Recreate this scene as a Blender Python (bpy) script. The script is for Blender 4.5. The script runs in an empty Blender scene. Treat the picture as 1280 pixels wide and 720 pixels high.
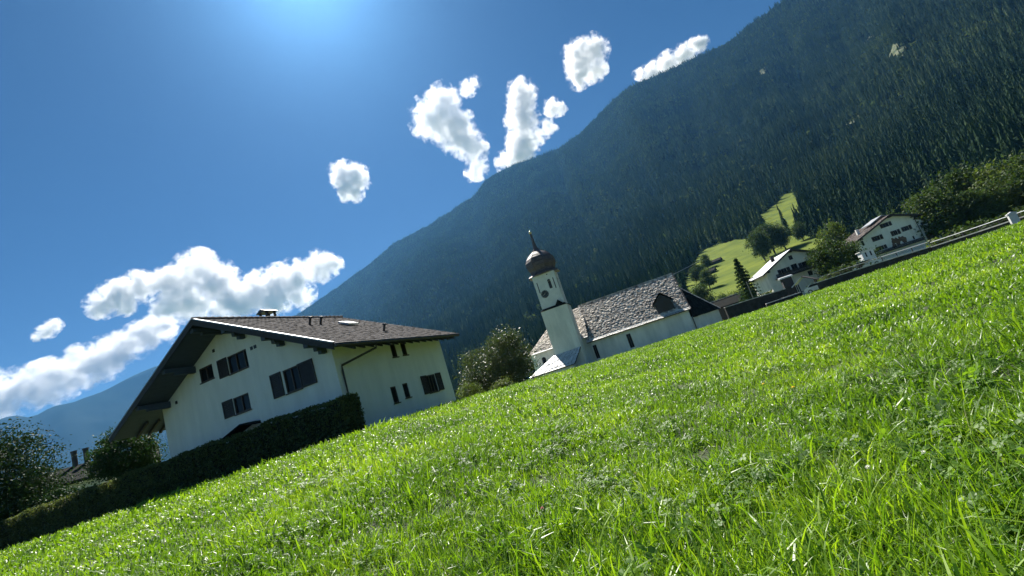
import bpy, math, random
import numpy as np
from mathutils import Vector, Matrix

rnd = random.Random(7)
rng = np.random.default_rng(7)
S = bpy.context.scene
COL = S.collection
R = math.radians

# ------------------------------------------------------------------ camera
EYE = 1.2
roll, pitch = R(18), math.atan(112 / 600)
R0 = Vector((1, 0, 0)); U0 = Vector((0, -math.sin(pitch), math.cos(pitch))); FW = Vector((0, math.cos(pitch), math.sin(pitch)))
RC = math.cos(roll) * R0 - math.sin(roll) * U0
UC = math.sin(roll) * R0 + math.cos(roll) * U0
cam = bpy.data.objects.new('camera', bpy.data.cameras.new('camera'))
COL.objects.link(cam)
cam.data.sensor_width = 36
cam.data.lens = 36 * 600 / 1280
cam.data.clip_start = 0.05
cam.data.clip_end = 60000
M = Matrix((RC, UC, -FW)).transposed().to_4x4()
M.translation = (0, 0, EYE)
cam.matrix_world = M
S.camera = cam

# ------------------------------------------------------------------ light
SUN_AZ, SUN_EL = R(-14.1), R(48.8)
SV = Vector((math.sin(SUN_AZ) * math.cos(SUN_EL), math.cos(SUN_AZ) * math.cos(SUN_EL), math.sin(SUN_EL)))
world = bpy.data.worlds.new('World')
S.world = world
world.use_nodes = True
wn, wl = world.node_tree.nodes, world.node_tree.links
bg = wn['Background']
sky = wn.new('ShaderNodeTexSky')
sky.sky_type = 'NISHITA'
sky.sun_disc = False
sky.sun_elevation = SUN_EL
sky.sun_rotation = SUN_AZ
sky.altitude = 900
sky.air_density = 0.8
sky.dust_density = 0.15
sky.ozone_density = 3.0
grade = wn.new('ShaderNodeHueSaturation')
grade.inputs['Saturation'].default_value = 1.25
grade.inputs['Value'].default_value = 0.58
wl.new(sky.outputs[0], grade.inputs['Color'])
wl.new(grade.outputs[0], bg.inputs[0])
bg.inputs[1].default_value = 0.05
sun = bpy.data.objects.new('sun', bpy.data.lights.new('sun', 'SUN'))
COL.objects.link(sun)
sun.data.energy = 4.8
sun.data.angle = R(0.53)
sun.data.color = (1.0, 0.95, 0.86)
sun.rotation_mode = 'QUATERNION'
sun.rotation_quaternion = SV.to_track_quat('Z', 'Y')
S.view_settings.view_transform = 'Standard'
S.view_settings.look = 'None'
S.view_settings.exposure = 1.27
S.view_settings.gamma = 1.0
S.cycles.use_denoising = True
S.cycles.max_bounces = 12
S.cycles.diffuse_bounces = 3
S.cycles.glossy_bounces = 2
S.cycles.transmission_bounces = 4
S.cycles.volume_bounces = 8
S.cycles.transparent_max_bounces = 8
S.cycles.sample_clamp_indirect = 6
S.cycles.use_adaptive_sampling = True
S.cycles.adaptive_threshold = 0.015

# ------------------------------------------------------------------ helpers
def tag(o, label=None, cat=None, group=None, kind=None):
    if label: o['label'] = label
    if cat: o['category'] = cat
    if group: o['group'] = group
    if kind: o['kind'] = kind
    return o

def empty(name, loc, rz=0.0, label=None, cat=None, group=None):
    o = bpy.data.objects.new(name, None)
    COL.objects.link(o)
    o.location = loc
    o.rotation_euler = (0, 0, rz)
    o.empty_display_size = 0.5
    return tag(o, label, cat, group)

def link(name, me, parent=None, kind=None):
    o = bpy.data.objects.new(name, me)
    COL.objects.link(o)
    if parent: o.parent = parent
    if kind: o['kind'] = kind
    return o

class MB:
    def __init__(s): s.v = []; s.f = []
    def add(s, vs, fs):
        b = len(s.v)
        s.v.extend([tuple(p) for p in vs])
        s.f.extend([tuple(b + i for i in f) for f in fs])
        return s
    def hexa(s, p):      # 8 corners: bottom loop 0-3, top loop 4-7
        return s.add(p, [(3, 2, 1, 0), (4, 5, 6, 7), (0, 1, 5, 4), (1, 2, 6, 5), (2, 3, 7, 6), (3, 0, 4, 7)])
    def box(s, x0, x1, y0, y1, z0, z1):
        return s.hexa([(x0, y0, z0), (x1, y0, z0), (x1, y1, z0), (x0, y1, z0), (x0, y0, z1), (x1, y0, z1), (x1, y1, z1), (x0, y1, z1)])
    def pbox(s, P, u0, u1, z0, z1, d0, d1):   # box on a wall plane: P(u, z, d)
        return s.hexa([P(u0, z0, d1), P(u1, z0, d1), P(u1, z0, d0), P(u0, z0, d0), P(u0, z1, d1), P(u1, z1, d1), P(u1, z1, d0), P(u0, z1, d0)])
    def prism(s, poly, vec):
        n = len(poly); vec = Vector(vec)
        a = [Vector(p) for p in poly]; b = [p + vec for p in a]
        fs = [tuple(range(n - 1, -1, -1)), tuple(range(n, 2 * n))]
        fs += [(i, (i + 1) % n, n + (i + 1) % n, n + i) for i in range(n)]
        return s.add(a + b, fs)
    def tube(s, path, r, n=6, cap=True):
        path = [Vector(p) for p in path]
        rs = r if isinstance(r, (list, tuple)) else [r] * len(path)
        b = len(s.v)
        for i, p in enumerate(path):
            d = (path[min(i + 1, len(path) - 1)] - path[max(i - 1, 0)]).normalized()
            q = d.to_track_quat('Z', 'Y')
            for k in range(n):
                a = 2 * math.pi * k / n
                s.v.append(tuple(p + q @ Vector((math.cos(a) * rs[i], math.sin(a) * rs[i], 0))))
        for i in range(len(path) - 1):
            for k in range(n):
                s.f.append((b + i * n + k, b + i * n + (k + 1) % n, b + (i + 1) * n + (k + 1) % n, b + (i + 1) * n + k))
        if cap:
            s.f.append(tuple(b + k for k in range(n - 1, -1, -1)))
            s.f.append(tuple(b + (len(path) - 1) * n + k for k in range(n)))
        return s
    def lathe(s, prof, c=(0, 0), n=24, ph=0.0):
        b = len(s.v)
        for (r, z) in prof:
            for k in range(n):
                a = 2 * math.pi * k / n + ph
                s.v.append((c[0] + r * math.cos(a), c[1] + r * math.sin(a), z))
        for i in range(len(prof) - 1):
            for k in range(n):
                s.f.append((b + i * n + k, b + i * n + (k + 1) % n, b + (i + 1) * n + (k + 1) % n, b + (i + 1) * n + k))
        s.f.append(tuple(b + k for k in range(n - 1, -1, -1)))
        s.f.append(tuple(b + (len(prof) - 1) * n + k for k in range(n)))
        return s
    def wall(s, P, u0, u1, z0, top, holes=(), reveal=0.18, brk=()):
        """outer skin of a wall with real openings; top is a function of u; holes are (u0,u1,z0,z1)"""
        us = sorted(set([u0, u1] + [x for h in holes for x in h[:2]] + [x for x in brk if u0 < x < u1]))
        for a, b in zip(us, us[1:]):
            hs = sorted([h for h in holes if h[0] <= a + 1e-6 and h[1] >= b - 1e-6], key=lambda h: h[2])
            z = z0
            for h in hs:
                s.add([P(a, z, 0), P(b, z, 0), P(b, h[2], 0), P(a, h[2], 0)], [(0, 1, 2, 3)])
                z = h[3]
            s.add([P(a, z, 0), P(b, z, 0), P(b, top(b), 0), P(a, top(a), 0)], [(0, 1, 2, 3)])
        for h in holes:
            q = [(h[0], h[2]), (h[1], h[2]), (h[1], h[3]), (h[0], h[3])]
            for i in range(4):
                (a, c), (b, d) = q[i], q[(i + 1) % 4]
                s.add([P(a, c, 0), P(b, d, 0), P(b, d, -reveal), P(a, c, -reveal)], [(0, 1, 2, 3)])
        return s
    def mesh(s, name, m, smooth=False):
        me = bpy.data.meshes.new(name)
        me.from_pydata(s.v, [], s.f)
        me.materials.append(m)
        if smooth:
            me.polygons.foreach_set('use_smooth', [True] * len(me.polygons))
        me.update()
        return me
    def build(s, name, m, parent=None, smooth=False, kind=None):
        return link(name, s.mesh(name, m, smooth), parent, kind)

def quads_mesh(name, V, m):
    """V: (N,4,3) array of quads"""
    n = len(V)
    me = bpy.data.meshes.new(name)
    me.vertices.add(4 * n); me.loops.add(4 * n); me.polygons.add(n)
    me.vertices.foreach_set('co', np.asarray(V, dtype=np.float32).reshape(-1))
    me.loops.foreach_set('vertex_index', np.arange(4 * n, dtype=np.int32))
    me.polygons.foreach_set('loop_start', np.arange(0, 4 * n, 4, dtype=np.int32))
    me.polygons.foreach_set('loop_total', np.full(n, 4, dtype=np.int32))
    me.materials.append(m)
    me.update(calc_edges=True)
    return me

# ------------------------------------------------------------------ materials
def newmat(name):
    m = bpy.data.materials.new(name)
    m.use_nodes = True
    nt = m.node_tree
    return m, nt.nodes, nt.links, nt.nodes['Principled BSDF']

def surf(name, c1, c2=None, rough=0.8, scale=3.0, detail=6, bump=0.0, bscale=None, island=0.0, metal=0.0, spec=0.5, lo=0.35, hi=0.65, stretch=None):
    m, n, l, p = newmat(name)
    p.inputs['Roughness'].default_value = rough
    p.inputs['Metallic'].default_value = metal
    p.inputs['Specular IOR Level'].default_value = spec
    c2 = c2 or tuple(x * 0.8 for x in c1)
    tc = n.new('ShaderNodeTexCoord')
    mp = n.new('ShaderNodeMapping')
    if stretch: mp.inputs['Scale'].default_value = stretch
    l.new(tc.outputs['Object'], mp.inputs[0])
    no = n.new('ShaderNodeTexNoise')
    no.inputs['Scale'].default_value = scale
    no.inputs['Detail'].default_value = detail
    no.inputs['Roughness'].default_value = 0.62
    l.new(mp.outputs[0], no.inputs['Vector'])
    cr = n.new('ShaderNodeValToRGB')
    cr.color_ramp.elements[0].position = lo
    cr.color_ramp.elements[1].position = hi
    cr.color_ramp.elements[0].color = (*c1, 1)
    cr.color_ramp.elements[1].color = (*c2, 1)
    l.new(no.outputs[0], cr.inputs[0])
    out = cr.outputs[0]
    if island:
        g = n.new('ShaderNodeNewGeometry')
        mr = n.new('ShaderNodeMapRange')
        mr.inputs[3].default_value = 1 - island
        mr.inputs[4].default_value = 1 + island
        l.new(g.outputs['Random Per Island'], mr.inputs[0])
        mx = n.new('ShaderNodeMix'); mx.data_type = 'RGBA'; mx.blend_type = 'MULTIPLY'
        mx.inputs[0].default_value = 1
        l.new(out, mx.inputs[6]); l.new(mr.outputs[0], mx.inputs[7])
        out = mx.outputs[2]
    l.new(out, p.inputs['Base Color'])
    if bump:
        b = n.new('ShaderNodeBump')
        b.inputs['Strength'].default_value = bump
        b.inputs['Distance'].default_value = 0.05
        n2 = n.new('ShaderNodeTexNoise')
        n2.inputs['Scale'].default_value = bscale or scale * 6
        n2.inputs['Detail'].default_value = 5
        l.new(mp.outputs[0], n2.inputs['Vector'])
        l.new(n2.outputs[0], b.inputs['Height'])
        l.new(b.outputs[0], p.inputs['Normal'])
    return m

def leafmat(name, cols, trans=0.35, rough=0.45, spec=0.5, inst=0.5, tcol=None, big=None):
    """cols: ramp colours chosen per leaf (island) and per tree (object random); light passes through leaves"""
    m, n, l, p = newmat(name)
    p.inputs['Roughness'].default_value = rough
    p.inputs['Specular IOR Level'].default_value = spec
    g = n.new('ShaderNodeNewGeometry'); oi = n.new('ShaderNodeObjectInfo')
    mx = n.new('ShaderNodeMix'); mx.data_type = 'FLOAT'
    mx.inputs[0].default_value = inst
    l.new(g.outputs['Random Per Island'], mx.inputs[2]); l.new(oi.outputs['Random'], mx.inputs[3])
    fac = mx.outputs[0]
    if big:      # patches of another growth over tens of metres
        no = n.new('ShaderNodeTexNoise'); no.inputs['Scale'].default_value = big; no.inputs['Detail'].default_value = 3
        l.new(oi.outputs['Location'], no.inputs['Vector'])
        mr = n.new('ShaderNodeMapRange'); mr.inputs[1].default_value = 0.32; mr.inputs[2].default_value = 0.68
        l.new(no.outputs[0], mr.inputs[0])
        m2 = n.new('ShaderNodeMix'); m2.data_type = 'FLOAT'; m2.inputs[0].default_value = 0.45
        l.new(fac, m2.inputs[2]); l.new(mr.outputs[0], m2.inputs[3])
        fac = m2.outputs[0]
    cr = n.new('ShaderNodeValToRGB')
    el = cr.color_ramp.elements
    el[0].color = (*cols[0], 1); el[1].color = (*cols[-1], 1)
    for i, c in enumerate(cols[1:-1]):
        e = el.new((i + 1) / (len(cols) - 1)); e.color = (*c, 1)
    l.new(fac, cr.inputs[0])
    l.new(cr.outputs[0], p.inputs['Base Color'])
    t = n.new('ShaderNodeBsdfTranslucent')
    mm = n.new('ShaderNodeMix'); mm.data_type = 'RGBA'; mm.blend_type = 'MULTIPLY'; mm.inputs[0].default_value = 1
    l.new(cr.outputs[0], mm.inputs[6]); mm.inputs[7].default_value = (*(tcol or (1.25, 1.35, 0.55)), 1)
    l.new(mm.outputs[2], t.inputs[0])
    ms = n.new('ShaderNodeMixShader'); ms.inputs[0].default_value = trans
    l.new(p.outputs[0], ms.inputs[1]); l.new(t.outputs[0], ms.inputs[2])
    l.new(ms.outputs[0], n['Material Output'].inputs[0])
    return m

def glassmat(name, c=(0.015, 0.018, 0.022)):
    m, n, l, p = newmat(name)
    p.inputs['Base Color'].default_value = (*c, 1)
    p.inputs['Roughness'].default_value = 0.12
    p.inputs['Specular IOR Level'].default_value = 0.14
    return m

PLASTER = surf('plaster_white', (0.85, 0.83, 0.755), (0.74, 0.725, 0.66), 0.9, 1.3, 8, 0.3, 30, stretch=(1, 1, .22))
PLASTER_G = surf('plaster_grey', (0.82, 0.81, 0.72), (0.62, 0.62, 0.55), 0.9, 0.8, 8, 0.3, 25, stretch=(1, 1, .25))
PLASTER_T = surf('plaster_pale_quoin', (0.74, 0.74, 0.70), (0.62, 0.63, 0.60), 0.9, 0.9, 6)
TILE = surf('roof_tile_brown', (0.082, 0.075, 0.078), (0.062, 0.056, 0.058), 0.9, 0.5, 4, island=0.14, spec=0.12)
DECK = surf('roof_deck', (0.05, 0.04, 0.035), None, 0.9, 2)
WOOD = surf('dark_stained_wood', (0.045, 0.04, 0.042), (0.028, 0.024, 0.024), 0.7, 2, 6, 0.3, 20, stretch=(1, 8, 8))
SOFFIT = surf('soffit_boards_blue_cast', (0.075, 0.095, 0.125), (0.05, 0.065, 0.09), 0.7, 2, 6, 0.3, 20, stretch=(8, 1, 8))  # bluish cast of the hazy light put into the board colour
SHUT = surf('shutter_brown_wood', (0.040, 0.030, 0.026), (0.022, 0.017, 0.016), 0.6, 4, 6, 0.2)
FRAME_W = surf('window_frame_pale', (0.55, 0.53, 0.48), None, 0.6, 4)
FRAME_D = surf('window_frame_brown', (0.07, 0.05, 0.04), None, 0.6, 4)
GLASS = glassmat('window_glass')
METAL_D = surf('metal_dark_brown', (0.06, 0.05, 0.05), None, 0.45, 5, metal=0.3)
METAL_L = surf('metal_pale', (0.62, 0.64, 0.65), (0.5, 0.52, 0.54), 0.4, 2, metal=0.4)
FASCIA = surf('verge_flashing', (0.30, 0.32, 0.34), (0.22, 0.24, 0.26), 0.45, 3, metal=0.3)
SHINGLE = surf('weathered_shingle', (0.66, 0.58, 0.48), (0.17, 0.135, 0.11), 0.7, 1.6, 9, 0.4, 8, island=0.6, lo=.36, hi=.64)
SHINGLE_P = surf('sunlit_eave_shingle', (0.56, 0.54, 0.50), (0.42, 0.40, 0.37), 0.6, 1.5, 5, island=0.25)  # paler shingle: sun on the flared eave painted into its colour
SLATE_D = surf('dark_mossy_shingle', (0.020, 0.022, 0.020), (0.013, 0.015, 0.014), 0.92, 1.0, 5, island=0.4, spec=0.06)
LATTICE = surf('pale_diamond_slate', (0.62, 0.63, 0.62), (0.5, 0.51, 0.51), 0.5, 1.5, 4, island=0.2)
ONION = surf('onion_dome_shingle', (0.13, 0.095, 0.085), (0.075, 0.052, 0.048), 0.5, 1.3, 5, 0.4, 7, island=0.3, stretch=(1, 1, 2))
GOLD = surf('gilded_ball', (0.7, 0.62, 0.40), None, 0.3, 3, metal=0.9)
CLOCKM = surf('clock_dark', (0.03, 0.03, 0.032), None, 0.5, 3)
BARK = surf('bark', (0.10, 0.075, 0.055), (0.05, 0.04, 0.03), 0.9, 3, 6, 0.6, 12, stretch=(1, 1, 0.3))
STONE = surf('dark_wall_stone', (0.04, 0.037, 0.036), (0.014, 0.014, 0.015), 0.9, 1.4, 8, 0.6, 6)
COPING = surf('pale_coping', (0.55, 0.53, 0.50), (0.40, 0.39, 0.37), 0.8, 1.0, 6)
MARBLE = surf('pale_stone', (0.66, 0.66, 0.64), (0.5, 0.5, 0.5), 0.5, 2, 6)
CAR_W = surf('car_paint_white', (0.75, 0.76, 0.77), None, 0.25, 2)
RUBBER = surf('rubber', (0.02, 0.02, 0.02), None, 0.8, 5)
CONCRETE = surf('grey_road_gravel', (0.22, 0.21, 0.20), (0.14, 0.14, 0.135), 0.95, 0.4, 8)
BROWNROOF = surf('roof_tile_rust', (0.095, 0.07, 0.06), (0.06, 0.045, 0.04), 0.8, 1.0, 6, island=0.3)
MURAL_A = surf('mural_ochre', (0.20, 0.13, 0.08), (0.08, 0.05, 0.04), 0.9, 1.6, 5)
SOIL = surf('meadow_soil', (0.018, 0.026, 0.010), (0.045, 0.062, 0.018), 0.95, 2.5, 8, 0.5, 12)
VALLEY = surf('valley_grass', (0.07, 0.11, 0.03), (0.11, 0.15, 0.045), 0.95, 0.05, 8)
MEADOW = surf('hillside_meadow', (0.155, 0.19, 0.028), (0.065, 0.10, 0.019), 0.95, 0.05, 9, 0.5, 0.5, spec=0.05, lo=0.32, hi=0.68)  # tone contrast carries mowing texture and painted shadow undulation of the ground
CLEAR = surf('clearing_scree', (0.15, 0.16, 0.10), (0.05, 0.07, 0.035), 0.95, 0.06, 9, spec=0.05, lo=.4, hi=.6)
FLOOR = surf('forest_floor', (0.006, 0.012, 0.007), (0.011, 0.018, 0.009), 0.95, 0.02, 9, 0.6, 0.15, spec=0.0)
FARROCK = surf('far_mountain_rock', (0.035, 0.05, 0.045), (0.018, 0.03, 0.026), 0.95, 0.0015, 10, 0.5, 0.01, spec=0.0)

GRASS = leafmat('grass_blade', [(0.028, 0.075, 0.010), (0.10, 0.205, 0.020), (0.21, 0.345, 0.034), (0.40, 0.49, 0.09)], 0.44, 0.38, 0.34, 0.2, (1.5, 1.5, 0.35), big=0.35)
DRYBLADE = leafmat('grass_dry_blade', [(0.24, 0.28, 0.10), (0.40, 0.41, 0.20)], 0.35, 0.8, 0.1, 0.3, (1.1, 1.1, 0.7))
CLOVER = leafmat('clover_leaf', [(0.05, 0.12, 0.018), (0.10, 0.20, 0.03), (0.17, 0.29, 0.045)], 0.45, 0.5, 0.3, 0.4, (1.5, 1.5, 0.4))
CONIF = leafmat('spruce_needles', [(0.009, 0.026, 0.018), (0.024, 0.054, 0.030), (0.055, 0.092, 0.048), (0.13, 0.165, 0.09)], 0.26, 0.8, 0.035, 0.8, big=0.006)
BROADF = leafmat('far_broadleaf', [(0.04, 0.075, 0.032), (0.075, 0.115, 0.045), (0.15, 0.18, 0.085)], 0.42, 0.7, 0.28, 0.6)
LEAF_DARK = leafmat('laurel_leaf', [(0.014, 0.034, 0.013), (0.024, 0.052, 0.018), (0.045, 0.08, 0.028)], 0.16, 0.6, 0.09, 0.2)
LEAF_HEDGE = leafmat('thuja_hedge_leaf', [(0.06, 0.085, 0.032), (0.11, 0.135, 0.05), (0.18, 0.185, 0.08)], 0.32, 0.6, 0.25, 0.1)
LEAF_APPLE = leafmat('apple_leaf', [(0.04, 0.062, 0.024), (0.065, 0.09, 0.035), (0.10, 0.125, 0.06)], 0.25, 0.48, 0.32, 0.2)
LEAF_LIGHT = leafmat('light_shrub_leaf', [(0.055, 0.085, 0.024), (0.09, 0.125, 0.035), (0.13, 0.16, 0.055)], 0.35, 0.6, 0.2, 0.2)
LEAF_MID = leafmat('valley_tree_leaf', [(0.026, 0.048, 0.018), (0.046, 0.076, 0.025), (0.075, 0.11, 0.038)], 0.28, 0.65, 0.15, 0.35)
LEAF_ROUND = leafmat('round_tree_leaf', [(0.018, 0.045, 0.018), (0.035, 0.075, 0.026), (0.06, 0.105, 0.038)], 0.22, 0.6, 0.1, 0.2)
PETAL_Y = leafmat('yellow_petal', [(0.8, 0.55, 0.02), (0.85, 0.65, 0.03)], 0.3, 0.5, 0.3, 0.2, (1, 1, 1))
PETAL_P = leafmat('pink_petal', [(0.55, 0.16, 0.22), (0.70, 0.30, 0.36)], 0.3, 0.6, 0.3, 0.2, (1, 1, 1))
PETAL_W = leafmat('white_petal', [(0.75, 0.75, 0.68), (0.8, 0.8, 0.75)], 0.3, 0.6, 0.3, 0.2, (1, 1, 1))

# ------------------------------------------------------------------ noise
_perm = rng.random((256, 256))
def vnoise(x, y):
    xi = np.floor(x).astype(int); yi = np.floor(y).astype(int)
    fx = x - xi; fy = y - yi
    fx = fx * fx * (3 - 2 * fx); fy = fy * fy * (3 - 2 * fy)
    a = _perm[xi & 255, yi & 255]; b = _perm[(xi + 1) & 255, yi & 255]
    c = _perm[xi & 255, (yi + 1) & 255]; d = _perm[(xi + 1) & 255, (yi + 1) & 255]
    return (a * (1 - fx) + b * fx) * (1 - fy) + (c * (1 - fx) + d * fx) * fy - 0.5
def fbm(x, y, o=5):
    t = 0; a = 1.0
    for i in range(o):
        t = t + a * vnoise(x * 2 ** i + 17.3 * i, y * 2 ** i + 5.1 * i); a *= 0.5
    return t

# ------------------------------------------------------------------ meadow in front (gently rising to a crest)
F_AZ = [-180, -110, -75, -49, -42, -33, -27, -21, -9.7, 0, 6, 21, 30, 40, 46, 75, 110, 180]
F_E = [60, 50, 40, 39, 26.5, 21, 18.5, 17.5, 28, 45, 60, 68, 68, 62, 60, 60, 60, 60]
F_Z = [0.3, 0.6, 0.85, 0.95, 1.07, 1.08, 1.09, 1.10, 1.10, 0.75, 0.30, 0.16, 0.18, 0.5, 0.68, 0.5, 0.4, 0.3]
GROUND_Z = -0.75
def field_z(x, y):
    az = np.degrees(np.arctan2(x, y)); d = np.hypot(x, y)
    E = np.interp(az, F_AZ, F_E); Z = np.interp(az, F_AZ, F_Z)
    s = d / E
    z = Z * s * (1.3 - 0.3 * np.minimum(s, 1.0))
    z = np.where(s > 1, Z - (d - E) * 0.05 - np.maximum(0, d - E - 3) * 0.10, z)
    z = z + 0.05 * fbm(x * 0.22, y * 0.22, 3) * np.minimum(1, d / 3)
    return np.maximum(z, GROUND_Z - 0.05)

def polar_mesh(name, az, ds, zf, m, kind='structure', smooth=True):
    A, D = np.meshgrid(np.radians(az), ds, indexing='ij')
    X, Y = np.sin(A) * D, np.cos(A) * D
    Z = zf(X, Y)
    na, nd = X.shape
    V = np.stack([X, Y, Z], -1).reshape(-1, 3)
    i = np.arange(na - 1)[:, None] * nd + np.arange(nd - 1)[None, :]
    Fq = np.stack([i, i + nd, i + nd + 1, i + 1], -1).reshape(-1, 4)[:, ::-1]
    me = bpy.data.meshes.new(name)
    me.from_pydata(V.tolist(), [], Fq.tolist())
    me.materials.append(m)
    if smooth: me.polygons.foreach_set('use_smooth', [True] * len(me.polygons))
    me.update()
    return link(name, me, None, kind)

polar_mesh('meadow', np.linspace(-180, 180, 361), np.concatenate([[0.05], np.geomspace(0.6, 95, 90)]), field_z, SOIL)
polar_mesh('ground', np.linspace(-180, 180, 121), np.concatenate([[0.05], np.geomspace(5, 14000, 40)]), lambda x, y: np.full(x.shape, GROUND_Z), VALLEY)

# ------------------------------------------------------------------ mountain
SK_AZ = [-80, -60, -45, -38, -34, -30, -27, -25.1, -18.8, -11.8, -6.7, -1.0, 1.3, 4.9, 7.5, 11, 13.3, 16.8, 20.1, 22.3, 26.4, 31.4, 38.2, 45, 60, 80, 105, 120]
SK_EL = [1.5, 2.0, 2.6, 4.5, 8.0, 11.5, 13.4, 14.0, 16.5, 19.6, 20.7, 22.3, 23.8, 24.2, 24.1, 24.0, 24.5, 25.5, 26.5, 26.7, 26.3, 25.8, 26.2, 27, 28, 26, 18, 10]
def m_d0(az): return np.interp(az, [-60, -25, 0, 12, 18, 90], [900, 520, 330, 260, 215, 200])
def m_d1(az): return np.interp(az, [-60, -25, 0, 25, 45, 120], [5200, 4600, 3100, 2400, 2100, 2100])
def mount_z(x, y):
    az = np.degrees(np.arctan2(x, y)); d = np.hypot(x, y)
    d0, d1 = m_d0(az), m_d1(az)
    s = (d - d0) / (d1 - d0)
    el = np.interp(az, SK_AZ, SK_EL)
    sc = np.clip(s, 0, 1)
    e = el * sc ** 0.65
    w = np.clip(4 * sc * (1 - sc), 0, 1) * np.clip((s - 0.12) * 5, 0, 1)
    n = fbm(x / 420.0 + 3, y / 420.0, 5)
    g = np.abs(fbm(az * 0.16 + 9, d / 2600.0, 4))       # gullies running down the slope
    e = e * (1 + 0.09 * w * n - 0.24 * w * (0.25 - g))
    z = d * np.tan(np.radians(e)) + GROUND_Z + EYE * 0
    z = z + 14 * fbm(x / 90.0, y / 90.0, 3) * np.clip(s * 6 - 0.6, 0, 1)
    z = np.where(s < 0, GROUND_Z - 2 + s * 10, z)
    z = np.where(s > 1, z - (d - d1) * 0.7, z)
    return z
az_m = np.concatenate([np.arange(-60, -27, 1.5), np.arange(-27, 55, 0.4), np.arange(55, 121, 2.0)])
A, SS = np.meshgrid(az_m, np.concatenate([[-0.01], np.linspace(0, 0.12, 26)[:-1], np.linspace(0.12, 1.0, 80), [1.06, 1.15]]), indexing='ij')
D = m_d0(A) + SS * (m_d1(A) - m_d0(A))
X, Y = np.sin(np.radians(A)) * D, np.cos(np.radians(A)) * D
Z = mount_z(X, Y)
na, nd = X.shape
i = np.arange(na - 1)[:, None] * nd + np.arange(nd - 1)[None, :]
me = bpy.data.meshes.new('mountain')
me.from_pydata(np.stack([X, Y, Z], -1).reshape(-1, 3).tolist(), [], np.stack([i + 1, i + nd + 1, i + nd, i], -1).reshape(-1, 4).tolist())
me.materials.append(FLOOR)
me.polygons.foreach_set('use_smooth', [True] * len(me.polygons))
link('mountain', me, None, 'structure')

FR_AZ = [-95, -80, -60, -52, -48.5, -48, -46.8, -45.4, -43.8, -42.1, -40.4, -38.4, -34, -28, -20]
FR_EL = [4, 7, 9, 9.3, 9.9, 10.1, 9.6, 10.1, 10.1, 10.5, 11.1, 11.6, 12, 11, 8]
def far_z(x, y):
    az = np.degrees(np.arctan2(x, y)); d = np.hypot(x, y)
    s = np.clip((d - 4900) / 1900, 0, 1)
    e = np.interp(az, FR_AZ, FR_EL) * s ** 0.8
    z = d * np.tan(np.radians(e * (1 + 0.25 * np.clip(4 * s * (1 - s), 0, 1) * fbm(az * 0.25, d / 900.0, 4)))) - 2
    z = z + 40 * fbm(x / 350.0, y / 350.0, 4) * np.clip(s * 4, 0, 1)
    return np.where(d > 6800, z - (d - 6800) * 0.6, z)
polar_mesh('far_mountain', np.arange(-95, -19.9, 0.6), np.concatenate([np.linspace(4890, 6800, 45), [7000]]), far_z, FARROCK)

# meadows and clearings draped on the slope (azimuth / elevation outlines of the ground they cover)
def inside(px, py, poly):
    c = np.zeros(px.shape, bool)
    n = len(poly)
    for k in range(n):
        (x1, y1), (x2, y2) = poly[k], poly[(k + 1) % n]
        t = ((y1 > py) != (y2 > py)) & (px < (x2 - x1) * (py - y1) / (y2 - y1 + 1e-12) + x1)
        c ^= t
    return c
PATCHES = {
    'low': [(19.0, 4.6), (20.4, 5.6), (21.6, 6.9), (22.8, 7.35), (25.6, 7.0), (28.0, 6.0), (31.6, 4.9), (33.2, 3.4), (32, 1.2), (19.0, 1.2)],
    'up': [(28.0, 8.3), (29.4, 8.6), (30.4, 9.0), (31.2, 9.4), (32.6, 9.7), (32.5, 8.3), (32.2, 6.8), (32.2, 5.6), (30.9, 5.2), (29.2, 5.6), (28.4, 7.2)],
    'c1': [(43.4, 16.6), (44.0, 17.5), (44.6, 17.3), (44.9, 16.4), (44.3, 15.9)],
    'c2': [(33.7, 21.3), (34.4, 22.0), (34.9, 21.4), (34.3, 20.9)],
    'c3': [(38.1, 12.9), (39.0, 13.35), (39.9, 13.4), (40.0, 13.0), (39.0, 12.75)],
    'c4': [(42.3, 18.8), (43.3, 19.4), (43.6, 19.1), (42.8, 18.6)],
}
def el_of(x, y, z): return np.degrees(np.arctan2(z - EYE, np.hypot(x, y)))
def in_patch(x, y, z, names):
    az = np.degrees(np.arctan2(x, y)); el = el_of(x, y, z)
    az = az + 0.35 * fbm(x / 30.0, y / 30.0, 3); el = el + 0.22 * fbm(x / 30.0 + 50, y / 30.0, 3)
    r = np.zeros(np.shape(x), bool)
    for k in names: r |= inside(az, el, PATCHES[k])
    return r
def drape(name, azs, ds, keys, m, lift):
    A, D = np.meshgrid(np.radians(azs), ds, indexing='ij')
    X, Y = np.sin(A) * D, np.cos(A) * D
    Z = mount_z(X, Y)
    K = in_patch(X, Y, Z, keys)
    na, nd = X.shape
    fs = []
    for a in range(na - 1):
        for b in range(nd - 1):
            if K[a, b] and K[a + 1, b] and K[a, b + 1] and K[a + 1, b + 1]:
                fs.append((a * nd + b + 1, (a + 1) * nd + b + 1, (a + 1) * nd + b, a * nd + b))
    used = sorted({q for f in fs for q in f}); mp = {q: i for i, q in enumerate(used)}
    V = np.stack([X, Y, Z + lift], -1).reshape(-1, 3)
    me = bpy.data.meshes.new(name)
    me.from_pydata(V[used].tolist(), [], [tuple(mp[q] for q in f) for f in fs])
    me.materials.append(m)
    me.polygons.foreach_set('use_smooth', [True] * len(me.polygons))
    return link(name, me, None, 'structure')
drape('hillside_meadow', np.arange(18, 34, 0.12), np.arange(205, 780, 3.0), ['low', 'up'], MEADOW, 1.1)
drape('forest_clearing', np.arange(42, 45.5, 0.2), np.arange(900, 1900, 12), ['c1', 'c4'], CLEAR, 6)
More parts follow.
